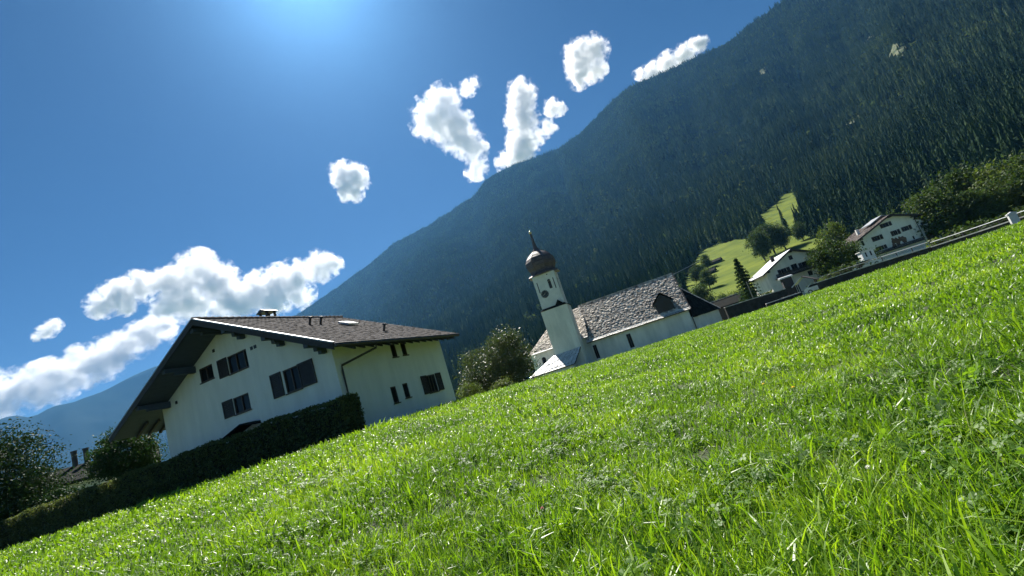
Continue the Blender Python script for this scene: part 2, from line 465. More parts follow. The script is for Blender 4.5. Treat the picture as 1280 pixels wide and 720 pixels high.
drape('forest_clearing', np.arange(33, 35.5, 0.2), np.arange(1300, 2300, 12), ['c2'], CLEAR, 6)
drape('forest_clearing', np.arange(37.5, 40.5, 0.2), np.arange(700, 1300, 8), ['c3'], CLEAR, 4)

# ------------------------------------------------------------------ tree builders
def leaf_quads(C, size, up=0.3, asp=0.55, r=rng):
    n = len(C)
    nr = r.normal(size=(n, 3)); nr[:, 2] += up; nr /= np.linalg.norm(nr, axis=1)[:, None]
    t = np.cross(nr, r.normal(size=(n, 3))); t /= np.linalg.norm(t, axis=1)[:, None]
    b = np.cross(nr, t)
    L = size * (0.6 + 0.8 * r.random((n, 1))); W = L * asp
    return np.stack([C - t * L * .5, C - b * W * .5 + nr * L * .08, C + t * L * .5, C + b * W * .5 + nr * L * .08], 1)

def crown_points(lobes, n, clump, r=rng, shell=0.55, zmin=None):
    """leaf centres in clumps spread through ellipsoid lobes (cx,cy,cz,rx,ry,rz)"""
    lobes = np.array(lobes, float)
    vol = np.prod(lobes[:, 3:], axis=1) ** (2 / 3); vol /= vol.sum()
    nc = max(8, n // 45)
    li = r.choice(len(lobes), nc, p=vol)
    d = r.normal(size=(nc, 3)); d /= np.linalg.norm(d, axis=1)[:, None]
    rad = shell + (1.05 - shell) * r.random((nc, 1)) ** 0.7
    rad *= 1 + 0.16 * r.normal(size=(nc, 1)) * 0.6
    cc = lobes[li, :3] + d * rad * lobes[li, 3:]
    ci = r.integers(0, nc, n)
    cs = clump * (0.5 + r.random(nc))
    P = cc[ci] + r.normal(size=(n, 3)) * cs[ci][:, None] * np.array([1, 1, 0.7])
    if zmin is not None: P = P[P[:, 2] > zmin]
    return P, cc

def branch_trunk(h, r0, tips, seed):
    q = random.Random(seed)
    mb = MB()
    top = h * 0.62
    pts = [Vector((0, 0, -0.4))]
    for k in range(1, 6): pts.append(Vector((q.uniform(-.03, .03) * h, q.uniform(-.03, .03) * h, top * k / 5)))
    mb.tube(pts, [r0 * (1.25 - 0.17 * k) for k in range(6)], 7)
    for t in tips:
        a = pts[q.randint(2, 4)]
        t = Vector(t); m = a.lerp(t, 0.5) + Vector((q.uniform(-.05, .05) * h, q.uniform(-.05, .05) * h, 0.03 * h))
        mb.tube([a, m, t], [r0 * .45, r0 * .26, r0 * .08], 5)
    return mb

def broad_meshes(name, h, lobes, n, leaf, clump, m, seed, r0=0.18, shell=0.5):
    r = np.random.default_rng(seed)
    P, cc = crown_points(lobes, n, clump, r, shell)
    crown = quads_mesh(name + '_crown', leaf_quads(P, leaf, 0.35, 0.6, r), m)
    tips = [tuple(c) for c in cc[:: max(1, len(cc) // 9)][:9]]
    trunk = branch_trunk(h, r0, tips, seed).mesh(name + '_trunk', BARK)
    return trunk, crown

def plant(name, meshes, loc, rz, sc, label, cat, group=None, kind=None):
    t = empty(name, loc, rz, label, cat, group)
    t.scale = sc if isinstance(sc, tuple) else (sc, sc, sc)
    link('trunk', meshes[0], t)
    link('crown', meshes[1], t)
    return t

def conifer_mesh(name, h, rad, tiers, spikes, seed, m=CONIF, low=0.06, bare=0.0):
    q = random.Random(seed)
    mb = MB()
    mb.tube([(0, 0, -1.0), (0, 0, h * 0.97)], [0.016 * h, 0.003 * h], 5)
    for k in range(tiers):
        t = low + (0.97 - low) * k / tiers
        zc = t * h
        Rr = rad * (1 - t) ** 0.85 * q.uniform(0.78, 1.15) + 0.02 * h * (1 - t)
        step = h / tiers
        ph = q.uniform(0, 6.28)
        ox, oy = q.uniform(-.06, .06) * rad, q.uniform(-.06, .06) * rad
        vs = [(ox, oy, zc + step * q.uniform(1.2, 1.8))]
        ns = max(5, int(spikes * (1 - 0.4 * t)))
        for j in range(ns * 2):
            a = ph + math.pi * j / ns
            rr = Rr * (q.uniform(.75, 1.2) if j % 2 == 0 else q.uniform(.32, .55))
            dz = -step * (q.uniform(.35, .9) if j % 2 == 0 else q.uniform(-.3, .1))
            vs.append((ox + rr * math.cos(a), oy + rr * math.sin(a), zc + dz))
        n = ns * 2
        mb.add(vs, [(0, 1 + j, 1 + (j + 1) % n) for j in range(n)])
    return mb.mesh(name, m)

def scatter(name, pts, rot, scl, idx, protos, kind='stuff', label=None, cat=None):
    """one object whose points carry copies of the prototype meshes"""
    pc = bpy.data.collections.new(name + '_sources')
    for k, o in enumerate(protos):
        ob = bpy.data.objects.new('%s_source_%02d' % (name, k), o)
        pc.objects.link(ob)
    me = bpy.data.meshes.new(name)
    n = len(pts)
    me.vertices.add(n)
    me.vertices.foreach_set('co', np.asarray(pts, np.float32).reshape(-1))
    a = me.attributes.new('rot', 'FLOAT_VECTOR', 'POINT'); a.data.foreach_set('vector', np.asarray(rot, np.float32).reshape(-1))
    a = me.attributes.new('scl', 'FLOAT_VECTOR', 'POINT'); a.data.foreach_set('vector', np.asarray(scl, np.float32).reshape(-1))
    a = me.attributes.new('idx', 'INT', 'POINT'); a.data.foreach_set('value', np.asarray(idx, np.int32))
    o = link(name, me, None, kind)
    ng = bpy.data.node_groups.new(name + '_nodes', 'GeometryNodeTree')
    ng.interface.new_socket('Geometry', in_out='INPUT', socket_type='NodeSocketGeometry')
    ng.interface.new_socket('Geometry', in_out='OUTPUT', socket_type='NodeSocketGeometry')
    N, Lk = ng.nodes, ng.links
    gi = N.new('NodeGroupInput'); go = N.new('NodeGroupOutput')
    ci = N.new('GeometryNodeCollectionInfo')
    ci.inputs['Collection'].default_value = pc
    ci.inputs['Separate Children'].default_value = True
    ci.inputs['Reset Children'].default_value = True
    ip = N.new('GeometryNodeInstanceOnPoints')
    ip.inputs['Pick Instance'].default_value = True
    def attr(nm, t):
        x = N.new('GeometryNodeInputNamedAttribute'); x.data_type = t; x.inputs['Name'].default_value = nm
        return [s for s in x.outputs if s.enabled][0]
    Lk.new(gi.outputs[0], ip.inputs['Points'])
    Lk.new(ci.outputs[0], ip.inputs['Instance'])
    Lk.new(attr('idx', 'INT'), ip.inputs['Instance Index'])
    Lk.new(attr('rot', 'FLOAT_VECTOR'), ip.inputs['Rotation'])
    Lk.new(attr('scl', 'FLOAT_VECTOR'), ip.inputs['Scale'])
    Lk.new(ip.outputs[0], go.inputs[0])
    md = o.modifiers.new('scatter', 'NODES'); md.node_group = ng
    if label: o['label'] = label
    if cat: o['category'] = cat
    return o

# ------------------------------------------------------------------ white house
def ppt(O, a, n):
    O, a, n = Vector(O), Vector(a), Vector(n)
    return lambda u, z, d: O + a * u + n * d + Vector((0, 0, z))

def window(root, P, u0, u1, z0, z1, bars=1, frame=FRAME_D, left=None, right=None, name='window', sill=True, deep=0.12):
    """frame with glass; left / right = u-span of a shutter standing on the wall face"""
    f = MB(); t = 0.06
    f.pbox(P, u0, u1, z0, z0 + t, -deep, -0.02).pbox(P, u0, u1, z1 - t, z1, -deep, -0.02)
    f.pbox(P, u0, u0 + t, z0 + t, z1 - t, -deep, -0.02).pbox(P, u1 - t, u1, z0 + t, z1 - t, -deep, -0.02)
    for b in range(bars):
        c = u0 + (u1 - u0) * (b + 1) / (bars + 1)
        f.pbox(P, c - 0.035, c + 0.035, z0 + t, z1 - t, -deep, -0.03)
    w = f.build(name, frame, root)
    us = [u0 + t] + [u0 + (u1 - u0) * (b + 1) / (bars + 1) for b in range(bars)] + [u1 - t]
    for a, b in zip(us, us[1:]):
        MB().pbox(P, a, b, z0 + t, z1 - t, -deep - 0.03, -deep + 0.03).build('pane', GLASS, w)
    if sill:
        MB().pbox(P, u0 - 0.05, u1 + 0.05, z0 - 0.06, z0 - 0.003, -0.1, 0.07).build('sill', frame, w)
    for sp in (left, right):
        if sp: shutter(w, P, sp[0], sp[1], z0 - 0.02, z1 + 0.02)
    return w

def shutter(w, P, a, b, z0, z1):
    s = MB()
    s.pbox(P, a, a + 0.07, z0, z1, 0.02, 0.065).pbox(P, b - 0.07, b, z0, z1, 0.02, 0.065)
    s.pbox(P, a + 0.07, b - 0.07, z0, z0 + 0.09, 0.02, 0.065).pbox(P, a + 0.07, b - 0.07, z1 - 0.09, z1, 0.02, 0.065)
    n = max(4, int((z1 - z0 - 0.18) / 0.09))
    for k in range(n):
        zz = z0 + 0.09 + (z1 - z0 - 0.18) * k / n
        h = (z1 - z0 - 0.18) / n
        s.hexa([P(a + .07, zz, .055), P(b - .07, zz, .055), P(b - .07, zz, .04), P(a + .07, zz, .04),
                P(a + .07, zz + h, .03), P(b - .07, zz + h, .03), P(b - .07, zz + h, .015), P(a + .07, zz + h, .015)])
    s.build('shutter', SHUT, w)

HR, HT, HW = 9.69, 0.470, 7.75        # ridge height, slope, half width of the house
def under(u): return HR - HT * abs(u) - 0.30
house = empty('house', (-16.49, 25.89, 0), R(-21.79), 'white two storey gabled house with brown tiled roof and closed brown shutters behind the hedge', 'house')
UL = -6.95
FP = ppt((0, 0, 0), (1, 0, 0), (0, -1, 0)); FPL = ppt((0, 0.62, 0), (1, 0, 0), (0, -1, 0))
SP = ppt((HW, 0, 0), (0, 1, 0), (1, 0, 0))
LEN = 9.6
w = MB()
hR = [(4.25, 5.35, 4.12, 5.32)]
hL = [(-0.42, 1.62, 6.44, 7.46), (-2.98, -1.78, 6.66, 7.5), (-0.62, 0.68, 4.18, 5.10)]
hS = [(4.42, 4.88, 4.58, 5.36), (5.38, 5.84, 4.62, 5.38), (3.50, 3.98, 2.06, 2.96), (4.58, 5.06, 2.18, 3.0), (7.0, 7.95, 2.1, 3.18)]
w.wall(FP, 1.98, HW, -0.8, lambda u: under(u) + 0.08, hR, brk=(0,))
w.wall(FPL, UL, 1.98, -0.8, lambda u: under(u) + 0.08, hL, brk=(0,))
w.add([FP(1.98, -.8, 0), FP(1.98, under(1.98) + .08, 0), FP(1.98, under(1.98) + .08, -.62), FP(1.98, -.8, -.62)], [(0, 1, 2, 3)])
w.wall(SP, 0, LEN, -0.8, lambda u: under(HW) + 0.08, hS)
BPb = lambda u, z, d: Vector((u, LEN, z)); LPb = lambda u, z, d: Vector((UL, u, z))
w.wall(BPb, UL, HW, -0.8, lambda u: under(u) + 0.08, brk=(0,))
w.wall(LPb, 0.62, LEN, -0.8, lambda u: under(UL) + 0.08)
w.build('wall', PLASTER, house)
window(house, FP, *hR[0], bars=1, left=(3.32, 4.12), right=(5.37, 6.42))
window(house, FPL, *hL[0], bars=2, left=(-1.28, -0.46), right=None)
window(house, FPL, *hL[1], bars=1)
window(house, FPL, *hL[2], bars=1, left=(-1.52, -0.66))
for h in hS[:4]: window(house, SP, *h, bars=0)
window(house, SP, *hS[4], bars=2, frame=FRAME_D, left=(6.4, 6.97), right=(7.98, 8.56))
for u, z, P in [(2.44, 7.12, FP), (2.72, 7.12, FP), (-5.5, 6.2, FPL), (-1.4, 8.15, FPL)]:
    MB().pbox(P, u - .09, u + .09, z - .09, z + .09, -0.02, 0.03).build('wall_vent', CLOCKM, house)
# roof: deck with boarded soffit, tiles, flashing
OF, OB, OE, TH = 1.21, 0.26, 1.35, 0.16
EU = HW + OE
def roofz(u): return HR - HT * abs(u)
dk = MB()
sec = [(-EU, roofz(EU) - .12), (0, HR - .12), (EU, roofz(EU) - .12), (EU, roofz(EU) - .12 - TH), (0, HR - .12 - TH), (-EU, roofz(EU) - .12 - TH)]
dk.prism([(u, -OF, z) for u, z in sec[:3] + sec[3:]][::-1], (0, LEN + OB + OF, 0))
roof = dk.build('roof', SOFFIT, house)
th_ = math.atan(HT)
def tiles(side, name):
    t = MB(); sl = EU / math.cos(th_) + 0.05
    nr, nc = int(sl / 0.34), int((LEN + OB + OF) / 0.27)
    for i in range(nr):
        for j in range(nc):
            s0, s1 = sl * i / nr, sl * (i + 1) / nr + 0.07
            y0 = -OF + (LEN + OB + OF) * j / nc; y1 = y0 + (LEN + OB + OF) / nc - 0.015
            j0, j1 = 0.005 + rnd.uniform(0, .01), 0.05 + rnd.uniform(0, .022)
            def q(s, y, h):
                return (side * (s * math.cos(th_) + h * math.sin(th_)), y, HR - .115 - s * math.sin(th_) + h * math.cos(th_))
            t.add([q(s0, y0, j0), q(s0, y1, j0), q(s1, y1, j1), q(s1, y0, j1), q(s1, y0, j1 - .045), q(s1, y1, j1 - .045),
                   q((s0 + s1) / 2, (y0 + y1) / 2, (j0 + j1) / 2 + .022)],
                  [(0, 1, 6), (1, 2, 6), (2, 3, 6), (3, 0, 6), (3, 2, 5, 4)])
    return t.build(name, TILE, roof, kind='stuff')
tiles(1, 'roof_tile'); tiles(-1, 'roof_tile')
rc = MB()
for k in range(28):
    y0 = -OF + (LEN + OB + OF) * k / 28
    rc.tube([(0, y0, HR - .07), (0, y0 + .44, HR - .05)], [0.11, 0.125], 7)
rc.build('ridge_tile', TILE, roof, kind='stuff')
for s in (-1, 1):        # verge boards with flashing on top, gutters along the eaves
    v = MB()
    v.prism([(0, -OF - .035, HR - .40), (s * EU, -OF - .035, roofz(EU) - .40), (s * EU, -OF - .035, roofz(EU) - .09), (0, -OF - .035, HR - .09)], (0, 0.03, 0))
    v.build('verge_board', WOOD, roof)
    v = MB()
    v.prism([(0, -OF - .05, HR - .09), (s * EU, -OF - .05, roofz(EU) - .09), (s * EU, -OF - .05, roofz(EU) - .02), (0, -OF - .05, HR - .02)], (0, 0.16, 0))
    v.build('verge_flashing', FASCIA, roof)
    g = MB()
    g.tube([(s * (EU + .07), -OF, roofz(EU) - .20), (s * (EU + .07), LEN + OB, roofz(EU) - .20)], 0.075, 8)
    g.build('gutter', METAL_D, roof)
    rt = MB()
    for k in range(15):
        y = 0.1 + k * 0.66
        rt.prism([(s * (HW + .02), y, under(HW) + .0), (s * (EU - .06), y, roofz(EU) - .30), (s * (EU - .06), y, roofz(EU) - .44), (s * (HW + .02), y, under(HW) - .16)], (0, 0.12, 0))
    rt.build('rafter_tail', WOOD, roof, kind='stuff')
for u in (-6.2, -3.35, -0.35, 2.05, 4.75, 7.35):    # purlin ends with a stepped bracket under each
    zt = under(u) - .02 if abs(u) > .6 else HR - .48
    p = MB()
    p.box(u - .14, u + .14, -OF + .08, .66, zt - .26, zt - .02)
    p.box(u - .11, u + .11, -OF + .6, .66, zt - (.40 if u < 0 else .46), zt - .263)
    if u > 0: p.box(u - .11, u + .11, -OF + .85, .40, zt - .62, zt - .463)
    p.build('purlin', SOFFIT, house)
# downpipe
MB().tube([(EU + .07, 1.55, roofz(EU) - .25), (EU + .05, 1.5, roofz(EU) - .5), (HW + .1, .32, 4.5), (HW + .1, .28, 4.2), (HW + .1, .3, -.7)], 0.055, 8).build('downpipe', METAL_D, house)
# porch canopy above the hedge
pc = MB()
pc.prism([(-1.3, -.3, 2.98), (.75, -.3, 3.50), (1.95, -.3, 3.28), (1.95, -.3, 3.20), (.75, -.3, 3.42), (-1.3, -.3, 2.90)], (0, .9, 0))
pc.build('porch_canopy', SLATE_D, house)
# chimney, skylight, vents on the right slope
ch = MB(); ch.box(-1.75, -1.05, 4.4, 5.1, 8.7, 10.15)
chim = ch.build('chimney', PLASTER_G, roof)
c2 = MB()
for dx in (-.3, .3):
    for dy in (-.3, .3): c2.box(-1.4 + dx - .06, -1.4 + dx + .06, 4.75 + dy - .06, 4.75 + dy + .06, 10.15, 10.48)
c2.box(-1.5, -1.3, 4.65, 4.85, 10.15, 10.4)
c2.prism([(-1.9, 4.25, 10.48), (-0.9, 4.25, 10.48), (-1.4, 4.25, 10.72)], (0, 1.0, 0))
c2.build('chimney_cap', METAL_D, chim)
def on_roof(s): return lambda u, v, h: (u + h * math.sin(th_), v, roofz(u) + h * math.cos(th_))
q = on_roof(1)
for u, v in ((3.25, 3.5), (3.2, 4.4), (6.88, 5.4)):
    m = MB(); m.tube([q(u, v, -.05), q(u, v, .32)], .07, 8); m.tube([q(u, v, .32), (q(u, v, .32)[0] + .04, v, q(u, v, .32)[2] + .1)], [.13, .10], 8)
    m.build('roof_vent', METAL_D, roof)
sk = MB(); sk.hexa([q(3.5, 5.5, .0), q(4.3, 5.5, .0), q(4.3, 6.4, .0), q(3.5, 6.4, .0), q(3.5, 5.5, .12), q(4.3, 5.5, .12), q(4.3, 6.4, .12), q(3.5, 6.4, .12)])
skl = sk.build('skylight', METAL_L, roof)
g = MB(); g.hexa([q(3.58, 5.58, .115), q(4.22, 5.58, .115), q(4.22, 6.32, .115), q(3.58, 6.32, .115), q(3.58, 5.58, .14), q(4.22, 5.58, .14), q(4.22, 6.32, .14), q(3.58, 6.32, .14)]); g.build('pane', METAL_L, skl)
sg = MB()
for k in range(26): sg.hexa([q(7.6 - .0 + x, .2 + k * .4 + y, h) for h in (.03, .13) for x, y in ((0, 0), (.05, 0), (.05, .16), (0, .16))])


# ------------------------------------------------------------------ church
church = empty('church', (10.46, 89.9, 0), R(-12.5), 'long pale village church with steep grey shingled roof and slender onion domed tower', 'church')
EZ, RZ, RV = 3.75, 11.5, 7.0      # eave height, ridge height, ridge set back
NL, NR = 0.0, 18.6
NP = ppt((0, 0, 0), (1, 0, 0), (0, -1, 0))
nh = [(0.35, 1.05, 0.45, 3.0), (6.75, 7.55, 0.45, 3.0)]
w = MB()
w.wall(NP, NL + .2, NR - .2, -1.2, lambda u: EZ + .5, nh, reveal=.35)
gz = lambda v: EZ + .4 + (RZ - EZ - .8) * (1 - abs(v - RV) / RV)
for uu in (NL + .2, NR - .2):
    w.prism([(uu, 0, -1.2), (uu, 2 * RV, -1.2), (uu, 2 * RV, gz(2 * RV)), (uu, RV, gz(RV)), (uu, 0, gz(0))], (0.01, 0, 0))
w.box(NL + .2, NR - .2, 2 * RV - .02, 2 * RV, -1.2, EZ + .3)
w.build('nave_wall', PLASTER_G, church)
for h in nh: window(church, NP, *h, bars=1, frame=FRAME_D, sill=False, deep=.3)
# nave roof slab
def slab(pts, t):
    a, b, c = Vector(pts[0]), Vector(pts[1]), Vector(pts[2])
    n = (b - a).cross(c - a).normalized()
    return n * t
rf = MB()
f_ = [(NL - .25, 0.15, EZ + .43), (NR + .15, 0.15, EZ + .43), (NR + .15, RV, RZ), (NL - .25, RV, RZ)]
rf.prism(f_, slab(f_, -.2))
b_ = [(NR + .15, 2 * RV + .4, EZ + .1), (NL - .25, 2 * RV + .4, EZ + .1), (NL - .25, RV, RZ), (NR + .15, RV, RZ)]
rf.prism(b_, slab(b_, -.2))
nroof = rf.build('nave_roof', DECK, church)
def shingles(mb, A, B, C, D_, w_, hgt, lift=.05, skip=None, jit=.05):
    """rows of single shingles over the quad A,B (eave) C,D (ridge)"""
    A, B, C, D_ = map(Vector, (A, B, C, D_))
    n = (B - A).cross(D_ - A).normalized()
    rows = max(1, int((D_ - A).length / hgt))
    for i in range(rows):
        t0, t1 = i / rows, (i + 1.25) / rows
        t1 = min(t1, 1.0)
        l0, r0, l1, r1 = A.lerp(D_, t0), B.lerp(C, t0), A.lerp(D_, t1), B.lerp(C, t1)
        k = max(1, int((r0 - l0).length / w_))
        off = rnd.uniform(-.3, .3) / k
        for j in range(k):
            a, b = max(0, (j + rnd.uniform(-.08, .08)) / k + off * (j > 0)), min(1, (j + .92 + rnd.uniform(-.06, .06)) / k + off * (j < k - 1))
            p = [l0.lerp(r0, a), l0.lerp(r0, b), l1.lerp(r1, b), l1.lerp(r1, a)]
            if skip and skip((p[0] + p[2]) / 2): continue
            hb = lift + rnd.uniform(0, jit); ht = .01 + rnd.uniform(0, .02); ht2 = ht + rnd.uniform(-.02, .03)
            dn = (A - D_).normalized() * rnd.uniform(0, .06)
            v = [p[0] + n * hb + dn, p[1] + n * (hb + rnd.uniform(-.03, .03)) + dn, p[2] + n * ht2, p[3] + n * ht, p[0] + n * (hb - .05) + dn, p[1] + n * (hb - .05) + dn]
            mb.add(v, [(0, 1, 2, 3), (4, 5, 1, 0)])
    return mb
sm = MB()
shingles(sm, f_[0], f_[1], f_[2], f_[3], .36, .31, .05, jit=.07)
shingles(sm, b_[0], b_[1], b_[2], b_[3], .8, .6, .07)
sm.build('shingle', SHINGLE, nroof, kind='stuff')
# flatter kick at the foot of the slope, its sunlit brightness put into the colour
kq = [(NL - .3, -.75, EZ - .02), (NR + .2, -.75, EZ - .02), (NR + .2, 0.2, EZ + .46), (NL - .3, 0.2, EZ + .46)]
k_ = MB().prism(kq, slab(kq, -.14)); kick = k_.build('roof_kick', DECK, nroof)
shingles(MB(), *kq, .52, .45, .06).build('shingle', SHINGLE_P, kick, kind='stuff')
MB().prism([(NR + .2, -.7, EZ - .15), (NR + .2, .2, EZ + .3), (NR + .2, RV, RZ - .2), (NR + .2, RV, RZ + .12), (NR + .2, .2, EZ + .6), (NR + .2, -.7, EZ + .1)], (.12, 0, 0)).build('verge_board', WOOD, nroof)
MB().prism([(NL - .3, -.7, EZ - .15), (NL - .3, .2, EZ + .3), (NL - .3, RV, RZ - .2), (NL - .3, RV, RZ + .12), (NL - .3, .2, EZ + .6), (NL - .3, -.7, EZ + .1)], (-.12, 0, 0)).build('verge_board', COPING, nroof)
MB().tube([(NL - .25, RV, RZ + .03), (NR + .15, RV, RZ + .03)], .14, 6).build('ridge_cap', SHINGLE, nroof)
# dormer: gabled and boarded
dm = MB()
DU, DV = 14.95, 0.55
pr = [(DU - 1.45, DV, 4.3), (DU + 1.65, DV, 4.3), (DU + 1.3, DV, 6.7), (DU - .1, DV, 7.9), (DU - 1.6, DV, 6.7)]
dm.prism(pr, (0, 3.2, 0))
dormer = dm.build('dormer', WOOD, nroof)
for a, b in (((DU - 1.95, 6.45), (DU - .1, 8.2)), ((DU - .1, 8.2), (DU + 1.7, 6.45))):
    MB().prism([(a[0], DV - .35, a[1]), (b[0], DV - .35, b[1]), (b[0], DV - .35, b[1] + .16), (a[0], DV - .35, a[1] + .16)], (0, 4.2, 0)).build('dormer_roof', SLATE_D, dormer)
MB().box(DU - .55, DU + .55, DV - .04, DV + .02, 4.7, 6.3).build('dormer_hatch', SHUT, dormer)
# west porch with hipped dark roof
w = MB(); w.box(NR - .15, NR + 4.55, .3, 2 * RV - 1.5, -1.2, 2.35); w.build('porch_wall', PLASTER_G, church)
apex = (NR + .35, 3.4, 7.9); apb = (NR + .35, 2 * RV - 4.5, 7.9)
e = [(NR + .1, -.1, 2.2), (NR + 4.9, -.1, 2.2), (NR + 4.9, 2 * RV - 1.1, 2.2), (NR + .1, 2 * RV - 1.1, 2.2)]
pr_ = MB().add([*e, apex, apb], [(0, 1, 4), (1, 2, 5, 4), (2, 3, 5), (3, 2, 1, 0), (0, 4, 5, 3)]).build('porch_roof', DECK, church)
sm = MB()
shingles(sm, e[0], e[1], Vector(apex) + Vector((.1, 0, 0)), apex, .5, .42, .05)
shingles(sm, e[1], e[2], apb, apex, .6, .45, .05)
sm.build('shingle', SLATE_D, pr_, kind='stuff')
MB().tube([e[1], apex], .09, 6).build('hip_ridge', COPING, pr_)
MB().tube([(NR + .02, -.08, 2.3), (NR + .02, -.05, -.9)], .08, 6).build('downpipe', METAL_D, church)
# choir left of the tower, hipped end
CU0, CZ, CV = -10.6, 5.0, 0.7
cw = MB()
CP = ppt((0, CV, 0), (1, 0, 0), (0, -1, 0))
chh = [(-9.65, -8.85, 2.65, 3.5)]
cw.wall(CP, CU0, .2, -1.2, lambda u: CZ + .3, chh, reveal=.3)
cw.prism([(CU0, CV, -1.2), (CU0 - 1.6, CV + 3, -1.2), (CU0 - 1.6, 2 * RV - CV - 3, -1.2), (CU0, 2 * RV - CV, -1.2)], (0, 0, CZ + 1.3))
cw.box(CU0, .2, 2 * RV - CV - .02, 2 * RV - CV, -1.2, CZ + .3)
cw.build('choir_wall', PLASTER_G, church)
cwn = window(church, CP, *chh[0], bars=0, frame=FRAME_D, sill=False, deep=.25)
arch = [(-9.25 + .4 * math.cos(a), CV - .02, 3.497 + .35 * math.sin(a)) for a in np.linspace(0, math.pi, 9)]
MB().prism(arch, (0, .12, 0)).build('window_arch', GLASS, cwn)
ce = [(CU0 - .35, .2, CZ + .05), (.2, .2, CZ + .05), (.2, RV, 11.2), (-4.9, RV, 11.2)]
cr_ = MB(); cr_.prism(ce, slab(ce, -.18))
cb = [(.2, 2 * RV - .2, CZ + .05), (CU0 - .35, 2 * RV - .2, CZ + .05), (-4.9, RV, 11.2), (.2, RV, 11.2)]
cr_.prism(cb, slab(cb, -.18))
chp = [(CU0 - .35, 2 * RV - .2, CZ + .05), (CU0 - 2.1, 2 * RV - 3.6, CZ), (CU0 - 2.1, 3.6, CZ), (CU0 - .35, .2, CZ + .05), (-4.9, RV, 11.2)]
cr_.add(chp, [(0, 1, 4), (1, 2, 4), (2, 3, 4), (0, 3, 2, 1)])
croof = cr_.build('choir_roof', DECK, church)
sm = MB()
shingles(sm, *ce, .36, .31, .05, jit=.07)
shingles(sm, chp[2], chp[3], chp[4], Vector(chp[4]) + Vector((-.1, 0, 0)), .52, .42, .07, jit=.1)
sm.build('shingle', SHINGLE, croof, kind='stuff')
kq = [(CU0 - .55, -.2, CZ - .15), (.1, -.2, CZ - .15), (.1, .5, CZ + .28), (CU0 - .3, .5, CZ + .28)]
MB().prism(kq, slab(kq, -.12)).build('roof_kick', SHINGLE_P, croof)
# tower
TU, TV = -3.6, -1.55                   # axis
tower = MB()
tb, tt, bt = 2.35, 2.5, 2.12
tower.hexa([(TU - 2.45, TV - 2.45, -1.2), (TU + 2.45, TV - 2.45, -1.2), (TU + 2.45, TV + 2.45, -1.2), (TU - 2.45, TV + 2.45, -1.2),
            (TU - tt, TV - tt, 11.5), (TU + tt, TV - tt, 11.5), (TU + tt, TV + tt, 11.5), (TU - tt, TV + tt, 11.5)])
tw = tower.build('tower', PLASTER_G, church)
so = MB()
so.hexa([(TU - tt - .12, TV - tt - .12, 11.5), (TU + tt + .12, TV - tt - .12, 11.5), (TU + tt + .12, TV + tt + .12, 11.5), (TU - tt - .12, TV + tt + .12, 11.5),
         (TU - bt, TV - bt, 11.95), (TU + bt, TV - bt, 11.95), (TU + bt, TV + bt, 11.95), (TU - bt, TV + bt, 11.95)])
so.build('set_off', SLATE_D, tw)
TP = ppt((TU, TV - bt, 0), (1, 0, 0), (0, -1, 0)); TPR = ppt((TU + bt, TV, 0), (0, 1, 0), (1, 0, 0)); TPL = ppt((TU - bt, TV, 0), (0, -1, 0), (-1, 0, 0))
MB().prism([TP(.35, 11.8, .34), TP(2.0, 11.8, .34), TP(1.15, 12.75, .34)], (0, .5, 0)).build('gablet', SLATE_D, tw)
bf = MB()
bell = (.42, 1.0, 15.15, 16.6)
bf.wall(TP, -bt, bt, 11.9, lambda u: 18.2, [bell], reveal=.5)
bf.wall(TPR, -bt, bt, 11.9, lambda u: 18.2, [(-.3, .3, 15.15, 16.6)], reveal=.5)
bf.wall(TPL, -bt, bt, 11.9, lambda u: 18.2, [(-.3, .3, 15.15, 16.6)], reveal=.5)
bf.wall(ppt((TU, TV + bt, 0), (-1, 0, 0), (0, 1, 0)), -bt, bt, 11.9, lambda u: 18.2)
belf = bf.build('belfry', PLASTER_T, tw)
for P, c in ((TP, .71), (TPR, 0), (TPL, 0)):
    o = MB(); o.pbox(P, c - .31, c + .31, 15.14, 16.62, -.5, -.3)
    ar = [P(c + .30 * math.cos(a), 16.6 + .34 * math.sin(a), .012) for a in np.linspace(0, math.pi, 9)]
    nn = P(0, 0, -.1) - P(0, 0, 0)
    o.prism(ar, nn); o.build('bell_opening', CLOCKM, belf)
for P in (TP, TPR, TPL):
    for u in (-bt + .02, bt - .40):
        for k in range(6): MB().pbox(P, u, u + .38 - .12 * (k % 2), 12.0 + k * 1.03, 12.9 + k * 1.03, 0.0, .035).build('quoin', PLASTER_T, belf)
    for u in (-1.62, 1.5) if P is TP else (-1.2,):
        MB().pbox(P, u, u + .16, 14.9, 16.95, 0, .03).build('slit', CLOCKM, belf)
    MB().pbox(P, .62, .84, 17.75, 17.95, 0, .03).build('slit', CLOCKM, belf)
cl = MB(); ck = [(TU - .75 + .72 * math.cos(a), TV - bt - .08, 14.5 + .72 * math.sin(a)) for a in np.linspace(0, 2 * math.pi, 25)[:-1]]
cl.prism(ck, (0, .1, 0)); clock = cl.build('clock', CLOCKM, belf)
rg = MB(); cc = Vector((TU - .75, TV - bt - .09, 14.5))
for k in range(12):
    a = k * math.pi / 6
    rg.prism([cc + Vector((r_ * math.cos(a + e), 0, r_ * math.sin(a + e))) for r_, e in ((.54, -.05), (.66, -.05), (.66, .05), (.54, .05))], (0, -.02, 0))
rg.build('hour_mark', GOLD, clock, kind='stuff')
for a, L in ((R(60), .38), (R(200), .56)):
    dx, dz = math.cos(a), math.sin(a)
    MB().prism([cc + Vector((-dz * .03, -.025, dx * .03)), cc + Vector((dz * .03, -.025, -dx * .03)), cc + Vector((dx * L, -.025, dz * L))], (0, -.02, 0)).build('clock_hand', GOLD, clock)
